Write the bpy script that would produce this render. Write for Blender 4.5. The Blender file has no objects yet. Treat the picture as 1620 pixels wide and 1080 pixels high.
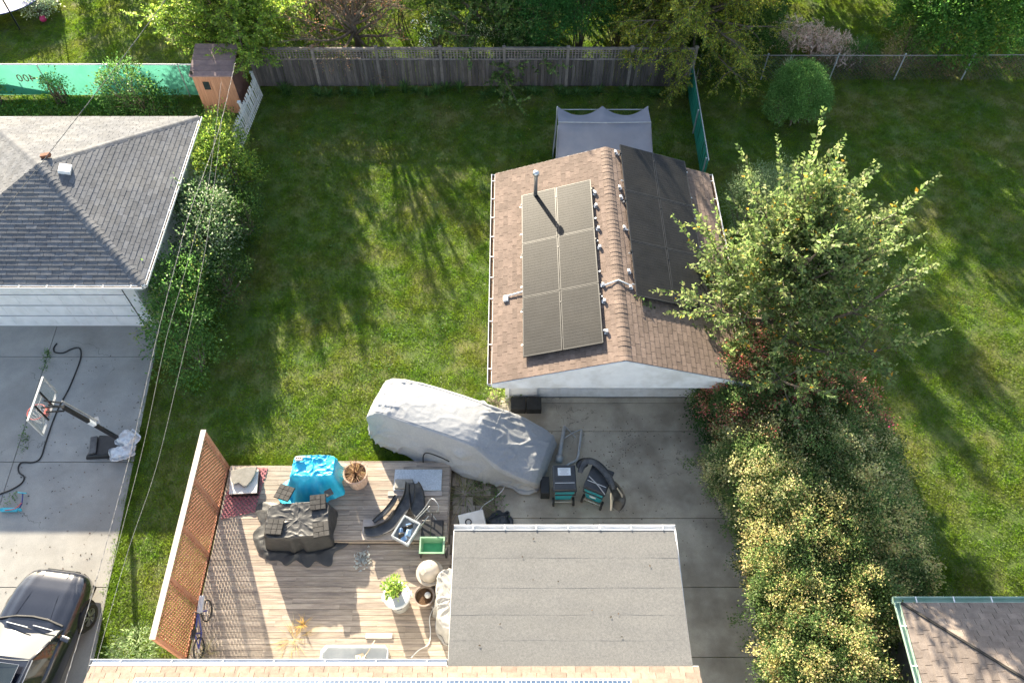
import bpy, math, random
import numpy as np
from mathutils import Vector, Matrix, noise, Euler
R = math.radians
random.seed(7); rng = np.random.default_rng(7)
S = bpy.context.scene; C = S.collection
# ------------------------------------------------------------ camera, sky, sun, exposure
CAM_H = 20.5; CAM_P = R(55.66); FPX = 1259.0
cd = bpy.data.cameras.new('camera'); cam = bpy.data.objects.new('camera', cd); C.objects.link(cam)
cam.location = (0, 0, CAM_H); cam.rotation_euler = (R(90) - CAM_P, 0, 0)
cd.sensor_width = 36; cd.lens = FPX / 1620 * 36; cd.clip_end = 500; S.camera = cam
SUN_EL = R(19.8); SUN_AZ = R(22.5)            # azimuth to the left of +Y
w = bpy.data.worlds.new('World'); S.world = w; w.use_nodes = True
nt = w.node_tree; bg = nt.nodes['Background']
sk = nt.nodes.new('ShaderNodeTexSky'); sk.sky_type = 'NISHITA'; sk.sun_disc = False
sk.sun_elevation = SUN_EL; sk.sun_rotation = -SUN_AZ; sk.air_density = 1.0; sk.dust_density = 1.2
hsv = nt.nodes.new('ShaderNodeHueSaturation'); hsv.inputs['Saturation'].default_value = .8
nt.links.new(sk.outputs[0], hsv.inputs['Color']); nt.links.new(hsv.outputs[0], bg.inputs[0]); bg.inputs[1].default_value = 0.09
sl = bpy.data.lights.new('sun', 'SUN'); sl.energy = 5.0; sl.angle = R(0.5); sl.color = (1, .87, .66)
so = bpy.data.objects.new('sun', sl); C.objects.link(so)
SUN = Vector((-math.sin(SUN_AZ) * math.cos(SUN_EL), math.cos(SUN_AZ) * math.cos(SUN_EL), math.sin(SUN_EL)))
so.rotation_euler = SUN.to_track_quat('Z', 'Y').to_euler()
vs = S.view_settings; vs.view_transform = 'Standard'; vs.look = 'None'; vs.gamma = 1; vs.exposure = 2.12
# ------------------------------------------------------------ helpers
_s, _c = math.sin(CAM_P), math.cos(CAM_P)
def at(u, v, z=0.0):
    """point at height z on the sight line of photo pixel (u, v)"""
    dx = (u - 810) / FPX; dy = (540 - v) / FPX
    t = (z - CAM_H) / (-_s + dy * _c)
    return Vector((dx * t, (_c + dy * _s) * t, z))
ORG = {}
def tag(o, label=None, cat=None, group=None, kind=None):
    if label: o['label'] = label
    if cat: o['category'] = cat
    if group: o['group'] = group
    if kind: o['kind'] = kind
    return o
def thing(name, label, cat, loc=(0, 0, 0), rotz=0, group=None):
    o = bpy.data.objects.new(name, None); C.objects.link(o); o.location = loc; o.rotation_euler = (0, 0, rotz)
    o.empty_display_size = .2
    ORG[o.name] = Vector(loc) if rotz == 0 else Vector((0, 0, 0))
    return tag(o, label, cat, group)
def link(o, parent=None):
    C.objects.link(o)
    if parent:
        o.parent = parent; ORG[o.name] = ORG.get(parent.name, Vector((0, 0, 0)))
    return o
def copy_tree(o, parent=None):
    c = o.copy(); C.objects.link(c)
    if parent: c.parent = parent
    for ch in o.children: copy_tree(ch, c)
    return c
def np_mesh(name, V, faces_flat, nper, mats, smooth=False, col=None, uni=None):
    """mesh from numpy verts and equal-sized faces"""
    me = bpy.data.meshes.new(name); V = np.asarray(V, np.float32); F = np.asarray(faces_flat, np.int32).ravel()
    nf = len(F) // nper
    me.vertices.add(len(V)); me.vertices.foreach_set('co', V.ravel())
    me.loops.add(len(F)); me.loops.foreach_set('vertex_index', F)
    me.polygons.add(nf); me.polygons.foreach_set('loop_start', np.arange(0, nf * nper, nper, dtype=np.int32))
    me.update(calc_edges=True)
    if smooth: me.polygons.foreach_set('use_smooth', np.ones(nf, bool))
    for m in (mats if isinstance(mats, (list, tuple)) else [mats]): me.materials.append(m)
    if col is not None:
        a = me.color_attributes.new('Col', 'FLOAT_COLOR', 'POINT'); a.data.foreach_set('color', np.asarray(col, np.float32).ravel())
    return me
class MB:
    def __init__(s): s.v = []; s.f = []; s.t = []
    def add(s, vs, fs, tint=0.0):
        n = len(s.v); s.v += [Vector(p) for p in vs]; s.f += [[i + n for i in f] for f in fs]; s.t += [tint] * len(vs); return s
    BF = [(0, 3, 2, 1), (4, 5, 6, 7), (0, 1, 5, 4), (1, 2, 6, 5), (2, 3, 7, 6), (3, 0, 4, 7)]
    def box(s, a, b, tint=0.0):
        (x0, y0, z0), (x1, y1, z1) = a, b
        return s.add([(x0, y0, z0), (x1, y0, z0), (x1, y1, z0), (x0, y1, z0), (x0, y0, z1), (x1, y0, z1), (x1, y1, z1), (x0, y1, z1)], s.BF, tint)
    def obox(s, c, h, rot=(0, 0, 0), taper=1.0, tint=0.0):
        m = rot if isinstance(rot, Matrix) else Euler(rot).to_matrix(); c = Vector(c)
        P = []
        for z in (-1, 1):
            k = 1 if z < 0 else taper
            for x, y in ((-1, -1), (1, -1), (1, 1), (-1, 1)): P.append(c + m @ Vector((x * h[0] * k, y * h[1] * k, z * h[2])))
        return s.add(P, s.BF, tint)
    def bar(s, a, b, wx, wz, up=(0, 0, 1)):
        a = Vector(a); b = Vector(b); d = (b - a); L = d.length; d.normalize()
        x = d.cross(Vector(up)); x = x.normalized() if x.length > 1e-4 else Vector((1, 0, 0)); z = x.cross(d)
        m = Matrix((x, d, z)).transposed()
        return s.obox((a + b) / 2, (wx / 2, L / 2, wz / 2), m)
    def tube(s, pts, r, n=6, cap=True):
        pts = [Vector(p) for p in pts]; k = len(pts); rs = r if isinstance(r, (list, tuple)) else [r] * k
        base = len(s.v); t0 = (pts[1] - pts[0]).normalized()
        nn = t0.orthogonal().normalized(); P = []
        for i in range(k):
            t = (pts[min(i + 1, k - 1)] - pts[max(i - 1, 0)])
            t = t.normalized() if t.length > 1e-7 else t0
            nn = (nn - t * nn.dot(t)); nn = nn.normalized() if nn.length > 1e-5 else t.orthogonal().normalized()
            b = t.cross(nn)
            for j in range(n):
                a = 2 * math.pi * j / n; P.append(pts[i] + (nn * math.cos(a) + b * math.sin(a)) * rs[i])
        F = [(i * n + j, i * n + (j + 1) % n, (i + 1) * n + (j + 1) % n, (i + 1) * n + j) for i in range(k - 1) for j in range(n)]
        if cap: F += [tuple(range(n - 1, -1, -1)), tuple(range((k - 1) * n, k * n))]
        return s.add(P, F)
    def lathe(s, prof, c=(0, 0, 0), n=20, m=None, cap=True):
        c = Vector(c); P = []; k = len(prof)
        for r, z in prof:
            for j in range(n):
                a = 2 * math.pi * j / n; p = Vector((r * math.cos(a), r * math.sin(a), z)); P.append(c + (m @ p if m else p))
        F = [(i * n + j, i * n + (j + 1) % n, (i + 1) * n + (j + 1) % n, (i + 1) * n + j) for i in range(k - 1) for j in range(n)]
        if cap: F += [tuple(range(n - 1, -1, -1)), tuple(range((k - 1) * n, k * n))]
        return s.add(P, F)
    def prism(s, poly, ax, a0, a1):
        """polygon of 2d points extruded along axis ax (0,1,2) from a0 to a1"""
        def p3(p, a):
            q = list(p); q.insert(ax, a); return q
        n = len(poly)
        P = [p3(p, a0) for p in poly] + [p3(p, a1) for p in poly]
        return s.add(P, [tuple(range(n - 1, -1, -1)), tuple(range(n, 2 * n))] + [(i, (i + 1) % n, n + (i + 1) % n, n + i) for i in range(n)])
    def mesh(s, name, mats, smooth=False, off=None, tint=False):
        me = bpy.data.meshes.new(name)
        o = off if off is not None else Vector((0, 0, 0))
        me.from_pydata([tuple(p - o) for p in s.v], [], s.f)
        for m in (mats if isinstance(mats, (list, tuple)) else [mats]): me.materials.append(m)
        if smooth: me.polygons.foreach_set('use_smooth', [True] * len(me.polygons))
        if tint:
            a = me.attributes.new('tint', 'FLOAT', 'POINT'); a.data.foreach_set('value', s.t)
        me.validate(); fix_normals(me)
        return me
    def build(s, name, mat, parent=None, smooth=False, bevel=0, auto=None, tint=False):
        off = ORG.get(parent.name) if parent else None
        o = bpy.data.objects.new(name, s.mesh(name, mat, smooth, off, tint)); link(o, parent)
        if bevel:
            b = o.modifiers.new('bevel', 'BEVEL'); b.width = bevel; b.segments = 2; b.limit_method = 'ANGLE'; b.angle_limit = R(35)
        return o
import bmesh
def fix_normals(me):
    bm = bmesh.new(); bm.from_mesh(me); bmesh.ops.recalc_face_normals(bm, faces=bm.faces); bm.to_mesh(me); bm.free()
def place(mesh, name, loc, parent, rot=None):
    o = bpy.data.objects.new(name, mesh); link(o, parent)
    o.location = Vector(loc) - (ORG.get(parent.name, Vector((0, 0, 0))) if parent else Vector((0, 0, 0)))
    if rot is not None: o.rotation_euler = rot
    return o
# ------------------------------------------------------------ materials
def mat(name, c1, c2=None, sc=6., rough=.7, bump=0., bsc=80., metal=0., rnd=0., st=(1, 1, 1), c3=None, c3sc=.7, c3amt=.5, pos=True, spec=.4, lo=.35, hi=.65, fine=.0, crack=0., translucent=0., col=False, alpha=None, coat=0.):
    m = bpy.data.materials.new(name); m.use_nodes = True; t = m.node_tree; N = t.nodes; L = t.links
    b = N['Principled BSDF']; b.inputs['Roughness'].default_value = rough; b.inputs['Metallic'].default_value = metal
    b.inputs['Specular IOR Level'].default_value = spec
    if coat: b.inputs['Coat Weight'].default_value = coat; b.inputs['Coat Roughness'].default_value = .04
    c2 = c2 or c1
    if pos: src = N.new('ShaderNodeNewGeometry').outputs['Position']
    else:
        src = N.new('ShaderNodeTexCoord').outputs['Object']
    mp = N.new('ShaderNodeMapping'); mp.inputs['Scale'].default_value = st; L.new(src, mp.inputs['Vector'])
    oi = N.new('ShaderNodeObjectInfo')
    if not pos:
        mu = N.new('ShaderNodeVectorMath'); mu.operation = 'MULTIPLY_ADD'
        L.new(oi.outputs['Random'], mu.inputs[0]); mu.inputs[1].default_value = (31, 17, 23); L.new(mp.outputs[0], mu.inputs[2]); vec = mu.outputs[0]
    else: vec = mp.outputs[0]
    def noise_(scale, detail=5, rough_=.6, v=vec):
        n = N.new('ShaderNodeTexNoise'); n.inputs['Scale'].default_value = scale; n.inputs['Detail'].default_value = detail
        n.inputs['Roughness'].default_value = rough_; L.new(v, n.inputs['Vector']); return n.outputs['Fac']
    def ramp(fac, a, b_, p0, p1):
        r = N.new('ShaderNodeValToRGB'); L.new(fac, r.inputs[0]); e = r.color_ramp.elements
        e[0].position = p0; e[0].color = (*a, 1); e[1].position = p1; e[1].color = (*b_, 1); return r.outputs[0]
    def mix(fac, a, b_, mode='MIX'):
        x = N.new('ShaderNodeMix'); x.data_type = 'RGBA'; x.blend_type = mode
        if isinstance(fac, (int, float)): x.inputs[0].default_value = fac
        else: L.new(fac, x.inputs[0])
        for i, q in ((6, a), (7, b_)):
            if isinstance(q, tuple): x.inputs[i].default_value = (*q, 1)
            else: L.new(q, x.inputs[i])
        return x.outputs[2]
    if col:
        at_ = N.new('ShaderNodeVertexColor'); at_.layer_name = 'Col'; color = at_.outputs[0]
    else: color = ramp(noise_(sc), c1, c2, lo, hi)
    if c3:
        f = ramp(noise_(c3sc, 4), (0, 0, 0), (c3amt,) * 3, .45, .65); color = mix(f, color, c3)
    if fine:
        f = ramp(noise_(bsc * .7, 3, .8), (1 - fine,) * 3, (1 + fine * .6,) * 3, .3, .7); color = mix(1., color, f, 'MULTIPLY')
    if crack:
        vo = N.new('ShaderNodeTexVoronoi'); vo.feature = 'DISTANCE_TO_EDGE'; vo.inputs['Scale'].default_value = crack
        nn = N.new('ShaderNodeTexNoise'); nn.inputs['Scale'].default_value = 2.2; nn.inputs['Detail'].default_value = 8; L.new(vec, nn.inputs['Vector'])
        ad = N.new('ShaderNodeVectorMath'); ad.operation = 'MULTIPLY_ADD'; ad.inputs[1].default_value = (.8, .8, .8); L.new(nn.outputs['Color'], ad.inputs[0]); L.new(vec, ad.inputs[2])
        L.new(ad.outputs[0], vo.inputs['Vector']); f = ramp(vo.outputs['Distance'], (1, 1, 1), (0, 0, 0), .0008, .004)
        f2 = ramp(noise_(.5, 2), (0, 0, 0), (.75, .75, .75), .52, .56)
        color = mix(mix(1., f, f2, 'MULTIPLY'), color, (.03, .03, .025))
    if rnd:
        a2 = N.new('ShaderNodeAttribute'); a2.attribute_name = 'tint'
        ad = N.new('ShaderNodeMath'); L.new(oi.outputs['Random'], ad.inputs[0]); L.new(a2.outputs['Fac'], ad.inputs[1])
        fr = N.new('ShaderNodeMath'); fr.operation = 'FRACT'; L.new(ad.outputs[0], fr.inputs[0])
        mr = N.new('ShaderNodeMapRange'); mr.inputs[3].default_value = 1 - rnd; mr.inputs[4].default_value = 1 + rnd; L.new(fr.outputs[0], mr.inputs[0])
        cb = N.new('ShaderNodeCombineColor'); [L.new(mr.outputs[0], cb.inputs[i]) for i in range(3)]
        color = mix(1., color, cb.outputs[0], 'MULTIPLY')
    L.new(color, b.inputs['Base Color'])
    if bump:
        bp = N.new('ShaderNodeBump'); bp.inputs['Strength'].default_value = bump; bp.inputs['Distance'].default_value = .02
        L.new(noise_(bsc, 4), bp.inputs['Height']); L.new(bp.outputs[0], b.inputs['Normal'])
    if translucent:
        tr = N.new('ShaderNodeBsdfTranslucent'); L.new(color, tr.inputs[0])
        ms = N.new('ShaderNodeMixShader'); ms.inputs[0].default_value = translucent
        L.new(b.outputs[0], ms.inputs[1]); L.new(tr.outputs[0], ms.inputs[2]); L.new(ms.outputs[0], N['Material Output'].inputs[0])
    if alpha is not None: b.inputs['Alpha'].default_value = alpha
    return m
M = {}
M['shingle_brown'] = mat('brown_asphalt_shingle', (.16, .118, .096), (.215, .16, .132), 9, .9, .35, 160, rnd=.16, fine=.35, c3=(.11, .08, .066), c3sc=1.2, c3amt=.35)
M['shingle_tan'] = mat('tan_asphalt_shingle', (.235, .18, .145), (.30, .235, .19), 9, .9, .3, 160, rnd=.18, fine=.3)
M['shingle_grey'] = mat('grey_asphalt_shingle', (.098, .106, .122), (.145, .152, .168), 7, .9, .4, 150, rnd=.17, fine=.4, c3=(.19, .19, .19), c3sc=.8, c3amt=.5)
M['shingle_weathered'] = mat('weathered_taupe_shingle', (.19, .155, .135), (.27, .225, .195), 6, .9, .35, 150, rnd=.14, fine=.35, c3=(.17, .14, .12), c3sc=1.4, c3amt=.5)
M['white'] = mat('white_painted_wood', (.70, .71, .72), (.78, .79, .80), 3, .5, .08, 40, c3=(.5, .49, .46), c3sc=1.6, c3amt=.6)
M['white_metal'] = mat('white_gutter_metal', (.76, .77, .78), (.82, .82, .82), 4, .35, c3=(.5, .5, .47), c3sc=3, c3amt=.3)
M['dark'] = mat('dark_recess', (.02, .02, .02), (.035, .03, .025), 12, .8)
M['debris'] = mat('leaf_litter', (.06, .035, .02), (.14, .08, .04), 30, .9, .5, 60)
M['concrete'] = mat('concrete_slab', (.385, .34, .27), (.49, .44, .355), 1.6, .85, .25, 120, rnd=.05, c3=(.22, .19, .15), c3sc=.7, c3amt=.75, fine=.22, crack=.55)
M['concrete_left'] = mat('pale_concrete_slab', (.29, .285, .27), (.36, .35, .325), 1.4, .85, .25, 120, rnd=.04, c3=(.21, .195, .17), c3sc=.4, c3amt=.55, fine=.22, crack=.35)
M['soil'] = mat('lawn_soil', (.06, .105, .02), (.10, .14, .03), 1.4, .95, .6, 30, c3=(.19, .16, .06), c3sc=.5, c3amt=.55, fine=.4)
M['dirt'] = mat('bare_dirt', (.16, .125, .09), (.26, .21, .16), 4, .95, .6, 40, c3=(.07, .075, .03), c3sc=1.8, c3amt=.7, fine=.3)
M['panel'] = mat('black_solar_glass', (.017, .0175, .0185), (.024, .0245, .026), 3, .45, spec=.11, coat=0, c3=(.035, .033, .03), c3sc=1.1, c3amt=.35)
M['cell_line'] = mat('cell_grid_line', (.024, .0235, .0225), (.03, .0295, .028), 5, .45, spec=.11)
M['panel_frame'] = mat('black_anodised_frame', (.03, .03, .03), (.045, .045, .045), 5, .4, metal=.3)
M['metal'] = mat('galvanised_metal', (.55, .56, .57), (.68, .68, .68), 12, .35, metal=.8)
M['steel'] = mat('grey_painted_steel', (.38, .40, .42), (.48, .5, .51), 6, .45, metal=.3)
M['rolled'] = mat('grey_rolled_roofing', (.15, .15, .148), (.19, .19, .186), 20, .95, .4, 110, fine=.4, c3=(.125, .125, .12), c3sc=.45, c3amt=.3)
M['black'] = mat('black_plastic', (.012, .013, .014), (.022, .022, .024), 6, .45, .1, 40)
M['rubber'] = mat('black_rubber', (.018, .018, .018), (.03, .03, .03), 9, .75)
M['seam'] = mat('grey_door_seam', (.33, .34, .36), (.40, .41, .43), 4, .6)
M['foundation'] = mat('grey_block', (.2, .19, .18), (.28, .27, .25), 5, .9, .3, 60)
# ------------------------------------------------------------ ground
g = MB(); g.add([(-90, -40, 0), (90, -40, 0), (90, 120, 0), (-90, 120, 0)], [(0, 1, 2, 3)])
tag(g.build('lawn_ground', M['soil']), kind='structure')
def slabs(name, polys, m, z=.03):
    o = thing(name, None, None); tag(o, kind='structure')
    for p in polys:
        b = MB(); b.prism(p, 2, -.12, z); b.build('concrete_slab', m, o, bevel=.008)
    return o
def re_(y): return -11.08 + (14.45 - y) * .085      # right edge of the left driveway
ys = [14.60, 13.42, 9.87, 6.33, 2.8, -1]; pl = []
for a, b in zip(ys, ys[1:]):
    y0, y1 = b + .008, a - .008
    xm0, xm1 = -14.35 + (14.4 - y0) * .06, -14.35 + (14.4 - y1) * .06
    pl.append([(xm0 + .008, y0), (re_(y0), y0), (re_(y1), y1), (xm1 + .008, y1)])
    pl.append([(-19, y0), (xm0 - .008, y0), (xm1 - .008, y1), (-19, y1)])
slabs('neighbour_driveway', pl, M['concrete_left'])
ys = [11.98, 11.78, 10.84, 8.2, 6.34, 4.62, 1.5, -3]; pl = []
for k, (a, b) in enumerate(zip(ys, ys[1:])):
    xl = -.35 if k < 3 else -.5
    pl.append([(xl, b + .007), (6.15, b + .007), (6.15, a - .007), (xl, a - .007)])
slabs('driveway', pl, M['concrete'])
d = MB(); d.add([at(u, v, .012) for u, v in ((706, 690), (790, 690), (800, 642), (772, 520), (784, 520), (812, 640), (812, 836), (700, 1050), (690, 1050), (706, 860))][:1] + [(-2.0, 4.2, .012), (-.35, 4.2, .012), (-.35, 11.9, .012), (-.2, 18.2, .012), (-.5, 18.2, .012), (-.62, 12.2, .012), (-1.2, 11.0, .012), (-1.9, 10.3, .012)], [(1, 2, 3, 6, 7, 8), (3, 4, 5, 6)])
tag(d.build('dirt_strip', M['dirt']), kind='structure')
# ------------------------------------------------------------ roofs with real shingles
def clip(poly, cl):
    """Sutherland-Hodgman, cl convex counter-clockwise"""
    out = poly
    for i in range(len(cl)):
        a, b = cl[i], cl[(i + 1) % len(cl)]; inp = out; out = []
        def side(p): return (b[0] - a[0]) * (p[1] - a[1]) - (b[1] - a[1]) * (p[0] - a[0])
        for j in range(len(inp)):
            p, q = inp[j], inp[(j + 1) % len(inp)]; sp, sq = side(p), side(q)
            if sp >= -1e-9: out.append(p)
            if (sp > 1e-9 and sq < -1e-9) or (sp < -1e-9 and sq > 1e-9):
                t = sp / (sp - sq); out.append((p[0] + (q[0] - p[0]) * t, p[1] + (q[1] - p[1]) * t))
        if len(out) < 3: return []
    return out
def area(p): return abs(sum(p[i][0] * p[(i + 1) % len(p)][1] - p[(i + 1) % len(p)][0] * p[i][1] for i in range(len(p)))) / 2
def shingles(faces, mat_, parent, tw=.33, ex=.143, th=.014, limit=300, keep=None):
    """faces: (origin, u dir, v dir up the slope, convex polygon in u,v)"""
    items = []
    for (O, U, Vv, poly) in faces:
        O = Vector(O); U = Vector(U).normalized(); Vv = Vector(Vv).normalized(); n = U.cross(Vv)
        if n.z < 0: n = -n
        us = [p[0] for p in poly]; v_ = [p[1] for p in poly]; row = 0; y = min(v_)
        while y < max(v_) - .01:
            x = min(us) - (row % 2) * tw / 2 - random.choice((0, 0, .04, .08))
            while x < max(us):
                g_ = .005; p = [(x + g_, y), (x + tw - g_, y), (x + tw - g_, y + ex + .012), (x + g_, y + ex + .012)]
                q = clip(p, poly)
                if q and area(q) > .004:
                    c = O + U * (x + tw / 2) + Vv * (y + ex / 2)
                    if keep is None or keep(c): items.append((c, q, O, U, Vv, n, y, x, abs(area(q) - area(p)) < 1e-6))
                x += tw
            y += ex; row += 1
    cp = Vector((0, 0, CAM_H)); items.sort(key=lambda i: (i[0] - cp).length)
    shared = {}; rest = MB(); org = ORG.get(parent.name, Vector((0, 0, 0)))
    def solid(q, y0, lift):
        hs = [th * (1 - .75 * (p[1] - y0) / (ex + .012)) + .004 + lift for p in q]
        return q, hs
    for k, (c, q, O, U, Vv, n, y, x, full) in enumerate(items):
        lift = random.uniform(0, .004)
        q, hs = solid(q, y, 0 if (full and k < limit) else lift)
        top = [O + U * p[0] + Vv * p[1] + n * h for p, h in zip(q, hs)]
        bot = [O + U * p[0] + Vv * p[1] - n * .004 for p in q]; m = len(q)
        fs = [tuple(range(m))] + [(i, (i + 1) % m, m + (i + 1) % m, m + i) for i in range(m)]
        if k < limit:
            key = (tuple(U), tuple(Vv))
            if full and key in shared: me = shared[key]
            else:
                b = MB(); b.add([p - c for p in top + bot], fs); me = b.mesh('shingle', mat_)
                if full: shared[key] = me
            o = bpy.data.objects.new('shingle', me); link(o, parent); o.location = c - org + n * (lift if full else 0)
        else: rest.add(top + bot, fs, random.random())
    if rest.v: tag(rest.build('shingle_field', mat_, parent, tint=True), kind='stuff')
def caps(a, b, side, mat_, parent, step=.15, w=.15, name='ridge_cap', r=.02, drop=.05):
    """bent cap shingles laid from a to b over a hip or ridge; side = horizontal vector across it"""
    a = Vector(a); b = Vector(b); d = b - a; n = int(d.length / step); d.normalize(); sd = Vector(side).normalized(); up = sd.cross(d)
    if up.z < 0: up = -up
    org = ORG.get(parent.name, Vector((0, 0, 0))); bm_ = MB()
    prof = [(-w, -drop), (-w * .35, -.008), (0, 0), (w * .35, -.008), (w, -drop)]; P = []
    for s_, h in ((0, .006), (step * 1.25, -.004)):
        for x, z in prof: P.append(sd * x + up * (z + h + r) + d * s_)
        for x, z in prof: P.append(sd * x + up * (z + r - .006) + d * s_)
    F = [(i, i + 1, i + 11, i + 10) for i in range(4)] + [(i, i + 1, i + 6, i + 5) for i in range(4)] + [(0, 5, 15, 10), (4, 9, 19, 14)]
    bm_.add(P, F); me = bm_.mesh(name, mat_)
    for i in range(n):
        o = bpy.data.objects.new(name, me); link(o, parent); o.location = a + d * (i * step) - org + up * random.uniform(0, .006)
def gutter(parent, a, b, out, m, wd=.12, h=.11, hang=.75, hm=None, fill=True):
    a = Vector(a); b = Vector(b); o = Vector(out).normalized(); Z = Vector((0, 0, 1)); mb = MB()
    prof = [(0, 0), (0, -h), (wd * .7, -h), (wd, -h * .35), (wd, .012), (wd - .015, .012), (wd - .02, -h * .35), (wd * .66, -h + .012), (.012, -h + .012), (.012, 0)]
    n = len(prof); P = [q + o * x + Z * z for q in (a, b) for x, z in prof]
    mb.add(P, [(i, (i + 1) % n, n + (i + 1) % n, n + i) for i in range(n)] + [tuple(range(n)), tuple(range(2 * n - 1, n - 1, -1))])
    for q, k in ((a, 1), (b, -1)):
        dd = (b - a).normalized() * k
        mb.add([q + dd * .004 + o * x + Z * z for x, z in ((0, 0), (0, -h), (wd * .7, -h), (wd, -h * .35), (wd, .012))], [(0, 1, 2, 3, 4)])
    g_ = mb.build('gutter', m, parent)
    L = (b - a).length; k = int(L / hang)
    for i in range(k):
        p = a + (b - a) * ((i + .6) / k); h_ = MB(); h_.bar(p + Z * .014, p + o * wd + Z * .014, .025, .012); h_.build('gutter_hanger', hm or m, g_)
    if fill:
        f = MB(); f.bar(a + o * wd * .45 - Z * (h * .55), b + o * wd * .45 - Z * (h * .55), wd * .7, h * .35); f.build('leaf_litter', M['debris'], g_)
    return g_
# ------------------------------------------------------------ garage with solar panels
G = thing('garage', 'white garage with brown gable roof carrying two arrays of black solar panels', 'garage', (2.88, 15, 0))
GX0, GXR, GX1, GY0, GY1, GZE, GZR = -.53, 2.88, 6.29, 10.95, 18.78, 2.5, 3.62
wl = MB()
wl.box((-.12, 11.95, 0), (-.0, 18.3, 2.5)); wl.box((5.76, 11.95, 0), (5.88, 18.3, 2.5)); wl.box((0, 18.18, 0), (5.76, 18.3, 2.5))
wl.box((0, 11.95, 0), (.74, 12.07, 2.5)); wl.box((5.63, 11.95, 0), (5.76, 12.07, 2.5)); wl.box((.74, 11.95, 2.1), (5.63, 12.07, 2.5))
wl.prism([(-.12, 2.5), (5.88, 2.5), (2.88, 3.48)], 1, 18.18, 18.3)
gw = wl.build('wall', M['white'], G)
for i in range(14):      # lap siding of the short front wall and the left wall
    b = MB(); z = .02 + i * .16
    b.obox((.31, 11.945, z + .08), (.42, .012, .082), (R(-5), 0, 0)); b.build('siding_board', M['white'], gw)
    b = MB(); b.obox((-.125, 15.1, z + .08), (.012, 3.15, .082), (0, R(5), 0)); b.build('siding_board', M['white'], gw)
gb = MB(); sl_ = (GZR - GZE) / 3.41
gb.prism([(GX0 + .05, 2.22), (GX1 - .05, 2.22), (GX1 - .05, GZE - .02), (GXR, GZR - .03), (GX0 + .05, GZE - .02)], 1, GY0 + .03, GY0 + .09); gb.build('gable', M['white'], G)
sf = MB(); sf.box((GX0 + .06, GY0 + .09, 2.22), (GX1 - .06, 11.95, 2.25)); sf.build('soffit', M['white'], G)
cp_ = MB(); cp_.box((-.2, 11.86, 0), (-.08, 11.98, 2.22)); cp_.build('corner_post', M['white'], G)
dr = MB(); dr.box((.74, 11.99, .02), (5.63, 12.03, 2.1)); gd = dr.build('garage_door', M['white'], G)
tb = MB(); tb.box((.74, 11.96, .0), (5.63, 11.99, .03)); tb.build('weather_strip', M['dark'], gd)
for r_ in range(4):
    for c_ in range(8):
        b = MB(); x0 = .84 + c_ * .6; z0 = .1 + r_ * .5; b.box((x0, 11.978, z0), (x0 + .5, 11.995, z0 + .38)); b.build('door_panel', M['white'], gd, bevel=.01)
for r_ in range(1, 4): b = MB(); b.box((.75, 11.968, .045 + r_ * .5), (5.62, 11.99, .063 + r_ * .5)); b.build('section_seam', M['seam'], gd)
jb = MB(); jb.box((.66, 11.93, 0), (.74, 11.96, 2.14)); jb.box((5.63, 11.93, 0), (5.7, 11.96, 2.14)); jb.build('door_jamb', M['white'], G)
rd = MB(); t_ = .1
rd.prism([(GX0, GZE), (GXR, GZR), (GX1, GZE), (GX1, GZE - t_), (GXR, GZR - t_), (GX0, GZE - t_)], 1, GY0, GY1); roof = rd.build('roof', M['shingle_brown'], G)
for y in (GY0 - .022, GY1 + .002):
    fa = MB(); fa.prism([(GX0, GZE - .005), (GXR, GZR - .005), (GX1, GZE - .005), (GX1, GZE - .17), (GXR, GZR - .17), (GX0, GZE - .17)], 1, y, y + .02); fa.build('rake_board', M['white'], G)
L_ = math.hypot(3.41, 1.12); pl = [(0, 0), (7.83, 0), (7.83, L_), (0, L_)]
shingles([((GX0, GY0, GZE), (0, 1, 0), (3.41, 0, 1.12), [(0, 0), (7.83, 0), (7.83, L_), (0, L_)])], M['shingle_brown'], roof, limit=150)
shingles([((GX1, GY0, GZE), (0, 1, 0), (-3.41, 0, 1.12), [(0, 0), (7.83, 0), (7.83, L_), (0, L_)])], M['shingle_brown'], roof, limit=150)
caps((GXR, GY0 - .01, GZR), (GXR, GY1, GZR), (1, 0, 0), M['shingle_brown'], roof, drop=.055, w=.16)
gutter(G, (GX0 - .01, GY0, GZE - .02), (GX0 - .01, GY1, GZE - .02), (-1, 0, 0), M['white_metal'])
gutter(G, (GX1 + .01, GY0, GZE - .02), (GX1 + .01, GY1, GZE - .02), (1, 0, 0), M['white_metal'])
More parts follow.
